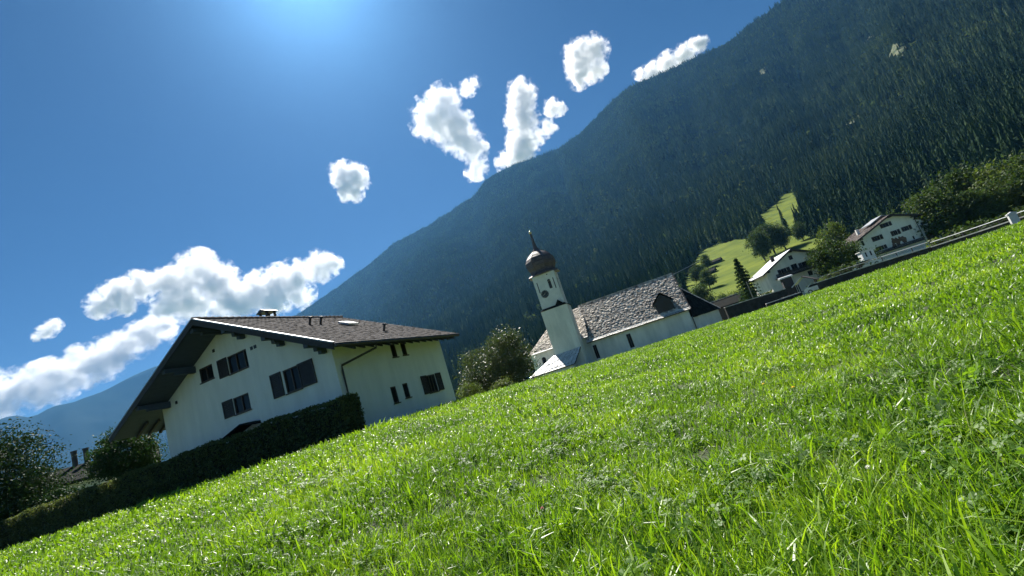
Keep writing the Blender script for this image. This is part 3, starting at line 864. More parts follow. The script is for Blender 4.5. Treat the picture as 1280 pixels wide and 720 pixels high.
# onion dome: octagonal
od = MB()
ring = [(3.15, 18.2), (3.1, 18.38), (2.62, 18.62), (2.35, 18.95), (2.42, 19.35), (2.72, 19.95), (2.86, 20.6), (2.80, 21.2), (2.5, 21.8), (1.95, 22.35), (1.3, 22.8), (.8, 23.15), (.52, 23.6), (.38, 24.2), (.27, 25.2), (.16, 26.9)]
od.lathe(ring, (TU, TV), 8, math.pi / 8)
dome = od.build('onion_dome', ONION, tw)
rb = MB()
for k in range(8):
    a = math.pi / 8 + k * math.pi / 4
    rb.tube([(TU + (r_ + .01) * math.cos(a), TV + (r_ + .01) * math.sin(a), z_) for r_, z_ in ring[1:13]], .06, 5)
rb.build('dome_rib', METAL_D, dome, kind='stuff')
ds = MB()
for i in range(3, 11):
    (r0_, z0_), (r1_, z1_) = ring[i], ring[i + 1]
    for row in range(2):
        ta, tb_ = row / 2, (row + 1) / 2 + .1
        ra, za, rb_, zb_ = r0_ + (r1_ - r0_) * ta, z0_ + (z1_ - z0_) * ta, r0_ + (r1_ - r0_) * tb_, z0_ + (z1_ - z0_) * tb_
        for k in range(8):
            a0, a1 = math.pi / 8 + k * math.pi / 4, math.pi / 8 + (k + 1) * math.pi / 4
            for j in range(4):
                def at_(r_, z_, t): 
                    p = Vector((math.cos(a0), math.sin(a0), 0)).lerp(Vector((math.cos(a1), math.sin(a1), 0)), t) * r_
                    return Vector((TU + p.x, TV + p.y, z_))
                t0, t1 = j / 4 + .01, (j + 1) / 4 - .01
                o_ = 1 + .02 + rnd.uniform(0, .015)
                ds.add([at_(ra * o_ + .02, za, t0), at_(ra * o_ + .02, za, t1), at_(rb_ + .01, zb_, t1), at_(rb_ + .01, zb_, t0), at_(ra, za, t0), at_(ra, za, t1)], [(0, 1, 2, 3), (4, 5, 1, 0)])
ds.build('shingle', ONION, dome, kind='stuff')
ba = MB(); ba.lathe([(.02, 26.7), (.25, 26.85), (.34, 27.05), (.25, 27.25), (.02, 27.4)], (TU, TV), 10)
ba.build('finial_ball', GOLD, dome, smooth=True)
MB().box(TU - .025, TU + .025, TV - .025, TV + .025, 27.2, 27.9).box(TU - .2, TU + .2, TV - .02, TV + .02, 27.55, 27.62).build('finial_cross', GOLD, dome)
# low sacristy in front of tower and choir, pale diamond slates
ann = MB()
V1, VT = -7.3, TV - 2.49
ann.box(-10.6, -3.2, V1 + .4, VT + .6, -1.2, 1.0).box(-10.6, -6.2, VT, CV - .03, -1.2, 1.0)
ann.build('sacristy_wall', PLASTER_G, church)
al = [(-11.0, V1, .92), (-2.7, V1, .92), (-1.2, VT - .01, 3.45), (-6.3, VT - .01, 3.3)]
ar_ = MB(); ar_.prism(al, slab(al, -.14))
al2 = [(-11.0, CV, .92), (-11.0, V1, .92), (-6.3, VT - .01, 3.3), (-6.3, CV, 3.3)]
ar_.prism(al2, slab(al2, -.14))
aroof = ar_.build('sacristy_roof', DECK, church)
sm = MB(); shingles(sm, *al, .62, .5, .06); shingles(sm, *al2, .62, .5, .06)
sm.build('slate', LATTICE, aroof, kind='stuff')
MB().tube([al[0], al[3]], .07, 5).build('hip_ridge', METAL_L, aroof)

# ------------------------------------------------------------------ chalet and guest house on the right
def gable_house(name, loc, rz, W, zr, t, ur, ov, oe, L, wallm, tilem, label, holes, side_holes=(), u0=0.0):
    o = empty(name, loc, rz, label, 'house')
    P = ppt((0, 0, 0), (1, 0, 0), (0, -1, 0)); PL = ppt((u0, 0, 0), (0, -1, 0), (-1, 0, 0)); PR = ppt((W, 0, 0), (0, 1, 0), (1, 0, 0))
    top = lambda u: zr - t * abs(u - ur) - .12
    m = MB()
    m.wall(P, u0, W, -1.2, top, holes, brk=(ur,), reveal=.2)
    m.wall(lambda u, z, d: Vector((u, L, z)), u0, W, -1.2, top, brk=(ur,))
    m.wall(lambda u, z, d: Vector((u0, u, z)), 0, L, -1.2, lambda u: top(u0))
    m.wall(lambda u, z, d: Vector((W, u, z)), 0, L, -1.2, lambda u: top(W))
    m.build('wall', wallm, o)
    r = MB()
    ul, uh = u0 - oe, W + oe
    zl, zh = zr - t * (ur - ul), zr - t * (uh - ur)
    r.prism([(ul, -ov, zl), (ul, -ov, zl - .2), (ur, -ov, zr - .2), (uh, -ov, zh - .2), (uh, -ov, zh), (ur, -ov, zr)], (0, L + 2 * ov, 0))
    rf = r.build('roof', WOOD, o)
    A = (ul, L + ov, zl); B = (ul, -ov, zl); C_ = (ur, -ov, zr); D_ = (ur, L + ov, zr)
    s = MB()
    if tilem is METAL_L:
        n = 12
        for k in range(n):
            y0, y1 = -ov + (L + 2 * ov) * k / n + .02, -ov + (L + 2 * ov) * (k + 1) / n - .02
            s.hexa([(ul, y0, zl + .003), (ur, y0, zr + .003), (ur, y1, zr + .003), (ul, y1, zl + .003), (ul, y0, zl + .06), (ur, y0, zr + .06), (ur, y1, zr + .06), (ul, y1, zl + .06)])
            s.hexa([(uh, y0, zh + .003), (ur + .02, y0, zr + .003), (ur + .02, y1, zr + .003), (uh, y1, zh + .003), (uh, y0, zh + .06), (ur + .02, y0, zr + .06), (ur + .02, y1, zr + .06), (uh, y1, zh + .06)])
        s.build('roof_sheet', tilem, rf, kind='stuff')
    else:
        shingles(s, A, B, C_, D_, .5, .45, .05)
        shingles(s, (uh, -ov, zh), (uh, L + ov, zh), D_, C_, .5, .45, .05)
        s.build('roof_tile', tilem, rf, kind='stuff')
    for a in ((ul, zl), (uh, zh)):
        MB().prism([(a[0], -ov - .03, a[1] - .28), (ur, -ov - .03, zr - .28), (ur, -ov - .03, zr + .08), (a[0], -ov - .03, a[1] + .08)], (0, .028, 0)).build('verge_board', WOOD, rf)
    for u in (u0 + .4, ur, W - .4):
        MB().box(u - .12, u + .12, -ov + .05, 0, top(u) - .5, top(u) - .2).build('purlin', WOOD, o)
    return o, P, rf

ch_h = [(5.0, 5.7, 7.3, 8.2), (2.75, 3.75, 4.95, 6.1), (4.75, 5.85, 4.9, 6.3), (6.75, 8.0, 4.9, 6.1), (7.1, 7.9, 3.0, 4.0)]
chalet, P, crf = gable_house('house', (54.4, 106.9, 0), R(-8), 9.3, 9.35, .50, 5.6, 1.1, 1.0, 11, PLASTER_G, METAL_L,
    'small alpine chalet with bright pale metal roof beside the conifer and low wall', ch_h)
chalet.scale = (1.12, 1, 1.06)
for h in ch_h: window(chalet, P, *h, bars=1, sill=False)
for (a, b) in ((2.1, 2.7), (3.8, 4.4), (6.1, 6.7), (8.05, 8.6)):
    for_w = MB(); shutter(chalet, P, a, b, 4.95, 6.1)
MB().box(1.2, 8.7, -1.1, -.02, 4.25, 4.45).build('balcony_floor', WOOD, chalet)
bl = MB()
for k in range(38): bl.box(1.22 + k * .197, 1.37 + k * .197, -1.1, -1.05, 4.45, 5.2)
bl.box(1.2, 8.72, -1.12, -1.02, 5.2, 5.28)
bl.build('balcony_rail', WOOD, chalet)
c_ = MB(); c_.box(3.2, 3.8, 4, 4.6, 8.0, 9.5); c_.build('chimney', STONE, crf)
q_ = MB(); q_.box(9.3, 11.0, 1, 5, -1.2, 3.2); q_.build('annex', surf('grey_green_render', (0.30, 0.36, 0.34), None, .9, 1), chalet)
gh_h = [(5.3, 6.4, 8.0, 8.95), (2.9, 3.9, 5.8, 6.85), (2.8, 3.8, 3.6, 4.5), (0.35, .8, 5.7, 6.8), (6.5, 7.2, 5.65, 6.75), (8.6, 9.4, 5.85, 6.85), (9.25, 9.55, 3.6, 4.35)]
guest, P, grf = gable_house('house', (81.2, 114.1, 0), R(-10), 11.0, 10.3, .42, 6.9, 1.1, 1.1, 13, PLASTER, BROWNROOF,
    'large cream gabled guest house with rust brown roof, shuttered windows and a painted facade', gh_h)
guest.scale = (1.15, 1.05, 1.07)
for k, h in enumerate(gh_h): window(guest, P, *h, bars=1 if h[1] - h[0] > .6 else 0, sill=False)
for h in (gh_h[0], gh_h[1], gh_h[2], gh_h[4], gh_h[5]):
    shutter(guest, P, h[0] - .52, h[0] - .04, h[2], h[3]); shutter(guest, P, h[1] + .04, h[1] + .52, h[2], h[3])
mu = MB()      # the painted figures between the windows
for u, z, a, b in ((5.9, 4.6, .45, .7), (6.5, 4.2, .4, .95), (7.1, 4.6, .35, .6), (7.7, 4.2, .45, .8), (5.6, 3.6, .4, .5)):
    mu.prism([P(u + a * math.cos(k * .5236) * (1 + .25 * math.sin(k * 2.1)), z + b * math.sin(k * .5236) * (1 + .2 * math.cos(k * 1.7)), .008 + .002 * u) for k in range(12)], (0, .006, 0))
mu.build('wall_painting', MURAL_A, guest)
MB().box(2.0, 10.6, -.9, -.02, 2.8, 2.98).build('balcony_floor', WOOD, guest)
bl = MB()
for k in range(42): bl.box(2.02 + k * .203, 2.17 + k * .203, -.9, -.86, 2.98, 3.5)
bl.build('balcony_rail', WOOD, guest)
# bright raised ridge dormer on the roof
rl = MB(); rl.prism([(4.4, 2.2, 9.9), (7.0, 2.2, 11.0), (9.2, 2.2, 10.1), (9.2, 2.2, 9.95), (7.0, 2.2, 10.82), (4.4, 2.2, 9.74)], (0, 4.5, 0)); rl.build('ridge_dormer', FASCIA, grf)
MB().box(2.6, 3.1, 5, 5.5, 8.6, 9.9).build('chimney', PLASTER, grf)
gap = MB()
GP = ppt((0, -.25, 0), (1, 0, 0), (0, -1, 0))
gap.wall(GP, 11.0, 13.9, -1.2, lambda u: 7.65 - .43 * (u - 11), [(11.35, 13.5, 1.2, 4.2), (11.5, 12.6, 5.95, 6.55)], reveal=.25)
gap.wall(lambda u, z, d: Vector((13.9, u, z)), -.25, 7, -1.2, lambda u: 6.4)
gap.add([(11, -.25, 7.65), (13.9, -.25, 6.403), (13.9, 7, 6.403), (11, 7, 7.65)], [(0, 1, 2, 3)])
gan = gap.build('garage_wing', PLASTER_T, guest)
gr = MB(); 
for k in range(6): gr.pbox(GP, 11.36, 13.49, 1.2 + k * .5, 1.68 + k * .5, -.24, -.18 + .01 * (k % 2))
gr.build('garage_door', METAL_D, gan)
window(guest, GP, 11.5, 12.6, 5.95, 6.55, bars=1, sill=False)
MB().prism([(10.8, -.6, 7.62), (14.2, -.6, 6.15), (14.2, -.6, 6.3), (10.8, -.6, 7.78)], (0, 7.8, 0)).build('wing_roof', SLATE_D, gan)

# dark neighbour house with two flues, far left
nb = empty('house', (-46.5, 48.5, 0), R(38), 'low dark roofed house with two tall flues behind the hedge at the far end', 'house')
MB().box(-5, 5, 0, 7, -1.0, 5.0).build('wall', PLASTER_G, nb)
r = MB().prism([(-5.8, -.8, 5.0), (5.8, -.8, 5.0), (5.8, 3.5, 6.75), (-5.8, 3.5, 6.75)], (0, .05, .25)).prism([(-5.8, 7.8, 5.0), (5.8, 7.8, 5.0), (5.8, 3.55, 6.75), (-5.8, 3.55, 6.75)], (0, .05, .25)).build('roof', SLATE_D, nb)
for x in (-1.25, -.3):
    m = MB(); m.tube([(x, 3.5, 6.5), (x, 3.5, 8.35)], .24, 10); m.tube([(x, 3.5, 8.35), (x, 3.5, 8.5)], .29, 10); m.build('flue', METAL_D, r)

# ------------------------------------------------------------------ walls, yard and small things by the lane
def P2(az, d, z=0.0): return Vector((math.sin(R(az)) * d, math.cos(R(az)) * d, z))
def lane_wall(name, pts, zt, label, th=.5, cat='wall', coping=True, rail=0):
    """wall with single ashlar blocks and coping slabs"""
    o = empty(name, (pts[0].x, pts[0].y, 0), 0, label, cat)
    core = MB(); bl = []; cp = []
    for (a, za), (b, zb) in zip(zip(pts, zt), zip(pts[1:], zt[1:])):
        d = (b - a); L = math.hypot(d.x, d.y); ux = Vector((d.x / L, d.y / L, 0)); ny = Vector((ux.y, -ux.x, 0))
        a0 = Vector((a.x, a.y, 0)) - o.location; 
        def Q(u, z, n): return a0 + ux * u + ny * n + Vector((0, 0, z))
        core.hexa([Q(0, -1, th / 2), Q(L, -1, th / 2), Q(L, -1, -th / 2), Q(0, -1, -th / 2), Q(0, za - .12, th / 2), Q(L, zb - .12, th / 2), Q(L, zb - .12, -th / 2), Q(0, za - .12, -th / 2)])
        n = int(L / 1.2)
        for k in range(n):
            u0, u1 = L * k / n + .015, L * (k + 1) / n - .015
            z0, z1 = za + (zb - za) * k / n, za + (zb - za) * (k + 1) / n
            if coping:
                m = MB(); j = rnd.uniform(-.015, .015)
                m.hexa([Q(u0, z0 - .12, th / 2 + .07 + j), Q(u1, z1 - .12, th / 2 + .07 + j), Q(u1, z1 - .12, -th / 2 - .07), Q(u0, z0 - .12, -th / 2 - .07),
                        Q(u0, z0 + j, th / 2 + .07 + j), Q(u1, z1 + j, th / 2 + .07 + j), Q(u1, z1 + j, -th / 2 - .07), Q(u0, z0 + j, -th / 2 - .07)])
                cp.append(m)
    if coping:
        cum = 0
        for (a, za), (b, zb) in zip(zip(pts, zt), zip(pts[1:], zt[1:])):
            d = b - a; L = math.hypot(d.x, d.y); n = max(2, int(L / 1.9)); ux = Vector((d.x / L, d.y / L, 0)); a0 = Vector((a.x, a.y, 0)) - o.location
            if rail:
                for k in range(n):
                    p = a0 + ux * (L * k / n); z = za + (zb - za) * k / n
                    MB().box(p.x - .035, p.x + .035, p.y - .035, p.y + .035, z - .1, z + rail).build('rail_post', METAL_D, o)
                MB().tube([a0 + Vector((0, 0, za + rail)), a0 + ux * L + Vector((0, 0, zb + rail))], .045, 6).build('rail', FASCIA, o)
                MB().tube([a0 + Vector((0, 0, za + rail * .5)), a0 + ux * L + Vector((0, 0, zb + rail * .5))], .02, 5).build('rail', METAL_D, o)
    core.build('wall_body', STONE, o)
    for m in cp: m.build('coping_stone', COPING, o)
    return o
lane_wall('stone_wall', [P2(21.9, 84), P2(25, 86), P2(28.0, 88)], [2.1, 2.05, 1.95], 'dark stone wall with pale coping between the church porch and the chalet yard')
lane_wall('stone_wall', [P2(30.8, 88), P2(33, 88), P2(36.5, 86), P2(40, 83)], [1.35, 1.35, 1.3, 1.2], 'dark stone wall with pale coping and thin rail in front of the guest house', rail=.6)
lane_wall('stone_wall', [P2(40.2, 83), P2(43.5, 79), P2(46, 76), P2(50, 72), P2(56, 68)], [1.15, 1.15, 1.2, 1.25, 1.25], 'dark stone wall with pale coping and thin rail below the big trees', rail=.5)
lane_wall('stone_kerb', [P2(25.8, 77), P2(27.5, 77.5), P2(29.2, 78)], [.70, .72, .75], 'low white kerb wall lying at the field edge before the chalet', th=.5, cat='wall')
gpn = empty('gate_post', P2(45.6, 71, 0), R(-30), 'tall white gate post in the dark stone wall by the big trees', 'gate post')
MB().box(-.32, .32, -.25, .25, -.6, 1.75).build('shaft', MARBLE, gpn); MB().box(-.38, .38, -.31, .31, 1.75, 1.86).prism([(-.3, -.25, 1.86), (.3, -.25, 1.86), (0, -.25, 2.0)], (0, .5, 0)).build('cap', MARBLE, gpn)
# pale headstones standing before the walls
def headstone_meshes(k):
    m = MB(); w_, h_ = (.32, .95) if k % 3 else (.26, .75)
    pts = [(-w_, -.08, -.4), (w_, -.08, -.4), (w_, -.08, h_ * .7)] + [(w_ * math.cos(a), -.08, h_ * .7 + h_ * .3 * math.sin(a)) for a in np.linspace(.3, math.pi - .3, 6)] + [(-w_, -.08, h_ * .7)]
    m.prism(pts, (0, .16, 0)); b = MB(); b.box(-w_ - .12, w_ + .12, -.2, .2, -.5, .12)
    return m.mesh('headstone_slab', MARBLE), b.mesh('headstone_base', COPING)
HS = [headstone_meshes(k) for k in range(3)]
def hs_label(k): return ['small pale headstone standing before the dark stone wall']
taken = []
hs_spots = [(23.0, 76), (24.2, 77), (24.9, 76.5)] + [(32.0 + .85 * k + rnd.uniform(-.25, .25), 74 - .35 * k + rnd.uniform(-1, 1)) for k in range(8)] + [(40.7 + .8 * k + rnd.uniform(-.2, .2), 70 - .4 * k) for k in range(6)]
for k, (az, d) in enumerate(hs_spots):
    p = P2(az, d); p.z = float(field_z(np.array([p.x]), np.array([p.y]))[0]) - .02
    p.z = max(p.z, EYE - d * math.tan(R(.95)) - .35)
    ORD = ['first', 'second', 'third', 'fourth', 'fifth', 'sixth', 'seventh', 'eighth']
    hl_ = ORD[k] + ' small pale headstone from the church porch, before the dark wall' if k < 3 else (
        ORD[k - 3] + ' small pale headstone from the chalet, before the guest house wall' if k < 11 else ORD[k - 11] + ' small pale headstone right of the garage wing, before the tree wall')
    t = empty('headstone', p, R(-az + rnd.uniform(-25, 25)), hl_, 'headstone', 'headstones before the stone walls')
    mm = HS[k % 3]
    link('slab', mm[0], t); link('base', mm[1], t)
    s = rnd.uniform(.5, .75); t.scale = (s, s, s)
# timber hut, open shelter, car
hut = empty('hut', P2(28.45, 100, 0), R(-20), 'narrow dark boarded hut with white roof edge in front of the chalet', 'hut')
for k in range(8): MB().box(-.82 + k * .205, -.63 + k * .205, -.8 - .012 * (k % 2), .8, -1, 3.75).build('plank', WOOD, hut)
MB().hexa([(-1.1, -1.0, 3.75), (1.1, -1.0, 3.75), (1.1, 1, 3.75), (-1.1, 1, 3.75), (-1.1, -1, 3.98), (1.1, -1, 3.98), (1.1, 1, 4.15), (-1.1, 1, 4.15)]).build('roof', METAL_L, hut)
sh = empty('shelter', P2(29.9, 100, 0), R(-38), 'open timber shelter with pale gabled roof beside the dark hut', 'shelter')
for x in (-1.3, 1.6):
    for y in (-1, 1): MB().box(x - .08, x + .08, y - .08, y + .08, -1, 2.0).build('post', WOOD, sh)
for s, mt in ((-1, METAL_L), (1, WOOD)):
    MB().prism([(s * 2.0, -1.6, 1.75), (0, -1.6, 3.05), (0, -1.6, 3.2), (s * 2.0, -1.6, 1.9)], (0, 3.2, 0)).build('roof_slope', mt, sh)
MB().box(-1.3, 1.6, -.4, .4, .55, .65).build('table_top', WOOD, sh)

def make_car(name, loc, rz, label, paint):
    c = empty(name, loc, rz, label, 'car')
    b = MB()
    prof = [(-2.1, .35), (2.1, .35), (2.15, .7), (2.0, .88), (1.05, .98), (.45, 1.42), (-1.1, 1.45), (-1.75, 1.0), (-2.1, .92), (-2.15, .6)]
    b.prism([(x, -.86, z) for x, z in prof], (0, 1.72, 0)); b.build('body', paint, c)
    for s in (-.875, .865):
        MB().prism([(x, s, z) for x, z in ((.9, 1.0), (.4, 1.36), (-1.05, 1.38), (-1.5, 1.02))], (0, .01, 0)).build('window', GLASS, c)
    MB().prism([(1.02, -.7, 1.02), (.5, -.7, 1.38), (.54, -.7, 1.39), (1.06, -.7, 1.03)], (0, 1.4, 0)).build('windscreen', GLASS, c)
    for x in (-1.35, 1.35):
        for y in (-.8, .8):
            w_ = MB().tube([(x, y - .1, .33), (x, y + .1, .33)], .33, 14).build('wheel', RUBBER, c)
            MB().tube([(x, y - .11, .33), (x, y + .11, .33)], .19, 10).build('rim', METAL_L, w_)
    for y in (-.6, .6): MB().box(2.08, 2.17, y - .18, y + .18, .66, .8).build('headlight', METAL_L, c)
    return c
make_car('car', P2(30.9, 92, -.1), R(-35), 'white car parked on the lane between the shelter and the round tree', CAR_W)
make_car('car', P2(35.2, 103, .95), R(-30), 'white car parked beside the small white gatehouse', CAR_W)
gt = empty('gatehouse', P2(35.7, 108, 0), R(-20), 'small bright white gatehouse with two slit windows at the corner of the guest house', 'gatehouse')
MB().box(-.95, .95, 0, 2.5, -1, 4.0).build('wall', CAR_W, gt)
for u in (-.45, .3): MB().box(u, u + .22, -.03, .02, 2.9, 3.75).build('window', GLASS, gt)
MB().box(-1.15, 1.15, -.2, 2.7, 4.0, 4.14).build('roof', MARBLE, gt)
# low barn behind the church porch
lb = empty('barn', P2(21.6, 118, 0), R(-32), 'low dark barn with pale ridge behind the church porch', 'barn')
MB().box(-4, 4, 0, 5, -1, 2.6).build('wall', WOOD, lb)
MB().prism([(-4.5, -.5, 2.5), (4.5, -.5, 2.5), (4.5, 2.5, 4.3), (-4.5, 2.5, 4.3)], (0, .05, .18)).prism([(-4.5, 5.5, 2.5), (4.5, 5.5, 2.5), (4.5, 2.56, 4.3), (-4.5, 2.56, 4.3)], (0, .05, .18)).build('roof', SLATE_D, lb)
MB().box(-4.5, 4.5, 2.35, 2.7, 4.44, 4.58).build('ridge_cap', COPING, lb)
# utility pole and cable
up = empty('utility_pole', P2(24.9, 98, -.8), 0, 'slim pale utility pole in front of the dark conifer', 'pole')
MB().tube([(0, 0, 0), (0, 0, 6.2)], [.11, .08], 8).build('shaft', surf('weathered_pole', (.36, .33, .28), None, .8, 3), up)
MB().box(-.5, .5, -.05, .05, 5.7, 5.82).build('crossarm', WOOD, up)
up2 = empty('utility_pole', P2(3.0, 150, -.8), 0, 'slim utility pole standing behind the church tower', 'pole')
MB().tube([(0, 0, 0), (0, 0, 17)], [.16, .1], 8).build('shaft', bpy.data.materials['weathered_pole'], up2)
a, b = P2(3.0, 150, 15.9), P2(21.5, 215, 25.0)
cb_ = MB(); cb_.tube([a.lerp(b, t) + Vector((0, 0, -7 * t * (1 - t))) for t in np.linspace(0, 1, 17)], .06, 4)
tag(cb_.build('power_cable', METAL_L), 'thin overhead cable crossing behind the church roof', 'cable')
# hay barns on the hillside meadow
def on_hill(az, el):
    ds = np.linspace(216, 900, 700); x, y = np.sin(R(az)) * ds, np.cos(R(az)) * ds
    e_ = el_of(x, y, mount_z(x, y)); k = int(np.argmax(e_ > el))
    return Vector((x[k], y[k], float(mount_z(x[k:k + 1], y[k:k + 1])[0])))
for az, el, sx, lab in ((21.3, 4.3, 7.0, 'lower weathered hay barn in the hillside meadow above the church porch'), (22.6, 5.2, 5.5, 'upper weathered hay barn in the hillside meadow'), (27.0, 8.0, 4.0, 'tiny pale hay hut at the forest edge above the tree group')):
    p = on_hill(az, el)
    h_ = empty('hay_barn', p, R(-az - 15), lab, 'barn')
    for k in range(5): MB().box(-sx, sx, -.02 * (k % 2), 6, -2 + k * 1.0, -1.02 + k * 1.0).build('plank', WOOD, h_)
    MB().prism([(-sx - .6, -.8, 2.8), (sx + .6, -.8, 2.8), (sx + .6, 3, 4.8), (-sx - .6, 3, 4.8)], (0, .05, .2)).prism([(-sx - .6, 6.8, 2.8), (sx + .6, 6.8, 2.8), (sx + .6, 3.06, 4.8), (-sx - .6, 3.06, 4.8)], (0, .05, .2)).build('roof', SLATE_D if sx > 4.5 else METAL_L, h_)

# ------------------------------------------------------------------ hedge
HU = Vector((math.cos(R(-21.79)), math.sin(R(-21.79)), 0)); HV = Vector((-HU.y, HU.x, 0))
hedge = empty('hedge', (-8.55, 20.7, 0), R(-21.79), 'long clipped dark green hedge in front of the white house', 'hedge')
HLN, HTH, HTP = 33.0, 1.15, 2.86
def hedge_top(u): return HTP + .06 * np.sin(u * 1.1) + .05 * np.sin(u * 2.7 + 1) + .035 * np.sin(u * 6.1)
core = MB()
for k in range(66):
    u0, u1 = -k * .5, -(k + 1) * .5
    core.box(u1, u0, .16 + .05 * math.sin(k * 1.7), HTH - .16, -.5, float(hedge_top(u0)) - .14)
core.build('branches', surf('hedge_inside', (.014, .022, .010), None, .95, 4), hedge)
def hedge_leaves(n):
    # front, top and both ends, density by area
    P = []
    nf = int(n * .62); u = -rng.random(nf) * HLN; z = rng.random(nf)
    dep = rng.normal(0, .05, nf) + .07 * np.sin(u * 3.1 + z * 5) * np.sin(u * .9)
    P.append(np.stack([u, .02 + dep, -.2 + z * (hedge_top(u) + .2)], 1))
    nt = int(n * .22); u = -rng.random(nt) * HLN
    P.append(np.stack([u, rng.random(nt) * HTH, hedge_top(u) + np.abs(rng.normal(0, .045, nt)) - .03], 1))
    ne = int(n * .08)
    P.append(np.stack([rng.normal(0, .05, ne), rng.random(ne) * HTH, -.2 + rng.random(ne) * (HTP + .2)], 1))
    P.append(np.stack([-HLN + rng.normal(0, .05, ne), rng.random(ne) * HTH, -.2 + rng.random(ne) * (HTP + .2)], 1))
    nb_ = int(n * .1); u = -rng.random(nb_) * HLN
    P.append(np.stack([u, HTH + rng.normal(0, .05, nb_), rng.random(nb_) * HTP], 1))
    return np.concatenate(P)
hl = leaf_quads(hedge_leaves(60000), .12, .2, .5)
link('foliage', quads_mesh('hedge_foliage', hl, LEAF_HEDGE), hedge)

# ------------------------------------------------------------------ trees near the houses
tl = broad_meshes('laurel', 9.0, [(0, 0, 5.2, 4.3, 4.0, 4.6), (.6, 0, 2.6, 4.4, 4.2, 2.6), (-1.2, -.6, 7.2, 2.4, 2.4, 2.4)], 70000, .175, .5, LEAF_DARK, 21, .3, .35)
plant('tree', tl, P2(-50.0, 54, .2), .3, 1.0, 'big dark glossy leaved tree behind the far end of the hedge', 'tree')
bl_ = broad_meshes('laurel_bush', 4.0, [(0, 0, 2.3, 1.7, 1.7, 2.2), (.9, 0, 1.4, 1.3, 1.3, 1.4)], 11000, .2, .32, LEAF_DARK, 22, .12, .35)
plant('shrub', bl_, P2(-45.3, 47, .3), 0, .76, 'dark leafy shrub between the big tree and the dark roofed house', 'shrub')
plant('shrub', bl_, P2(-43.0, 44, .2), 1.4, (1.0, 1.0, .5), 'lower dark shrub behind the hedge under the round tree', 'shrub')
rt_ = broad_meshes('round_tree', 6.0, [(0, 0, 4.5, 1.75, 1.75, 1.75)], 17000, .14, .22, LEAF_ROUND, 23, .13, .4)
plant('tree', rt_, P2(-41.2, 41.5, .1), 0, (1.0, 1.0, .96), 'round headed green tree at the left end of the white house', 'tree')
ap = broad_meshes('apple_tree', 6.0, [(-1.2, 0, 3.2, 2.3, 2.2, 2.2), (1.3, .2, 3.7, 2.2, 2.2, 2.4), (.2, 0, 1.8, 3.1, 2.6, 1.5), (1.6, 0, 5.0, 1.2, 1.2, 1.1), (-2.6, .3, 2.0, 1.3, 1.3, 1.5)], 26000, .16, .32, LEAF_APPLE, 24, .2, .4)
plant('tree', ap, P2(-4.5, 48, .0), 0, 1.03, 'wide glossy apple tree between the white house and the church', 'tree')
sb = broad_meshes('light_bush', 1.5, [(0, 0, .7, .85, .85, .75)], 3500, .12, .16, LEAF_LIGHT, 25, .05, .4)
plant('shrub', sb, P2(-8.3, 37, .55), 0, 1.0, 'small light green bush at the right corner of the white house', 'shrub')
plant('shrub', sb, P2(-4.6, 43, .35), 2, (1.15, 1.15, .9), 'small light green bush at the foot of the apple tree', 'shrub')
sp = MB()
def needle_crown(h, rad, n, seed):
    r = np.random.default_rng(seed)
    t = r.random(n) ** .75; a = r.random(n) * 2 * math.pi
    br = np.floor(t * 17) / 17
    ang = np.floor(a / (2 * math.pi) * 11) / 11 * 2 * math.pi + br * 37 + r.normal(0, .13, n)
    R_ = rad * (1 - br) ** .8 * (0.85 + .3 * np.sin(ang * 5 + br * 60)) * r.random(n) ** .6
    z = .4 + br * (h - .4) - .32 * R_ + r.normal(0, .09, n)
    P = np.stack([np.cos(ang) * R_, np.sin(ang) * R_, z], 1)
    return leaf_quads(P, .34, .5, .35, r)
ncm = (MB().tube([(0, 0, -1), (0, 0, 9.0)], [.2, .03], 7).mesh('spruce_trunk', BARK), quads_mesh('spruce_crown', np.concatenate([needle_crown(9.4, 2.4, 6500, 31)]), CONIF))
plant('spruce_tree', ncm, P2(24.75, 103, -.6), 0, (1.25, 1.25, 1.22), 'pointed dark spruce standing between the church and the pale roofed chalet', 'tree')
def bm(seed, n=9500, leaf=.34, m=LEAF_MID):
    r = random.Random(seed)
    lobes = [(0, 0, 5.2, 3.2, 3.2, 3.4)] + [(r.uniform(-2.4, 2.4), r.uniform(-2.2, 2.2), r.uniform(3.2, 7.4), r.uniform(1.4, 2.3), r.uniform(1.4, 2.3), r.uniform(1.3, 2.1)) for _ in range(6)]
    return broad_meshes('valley_tree', 8.5, lobes, n, leaf, .5, m, seed, .26, .45)
BT = [bm(41), bm(42), bm(43, m=LEAF_LIGHT), bm(44)]
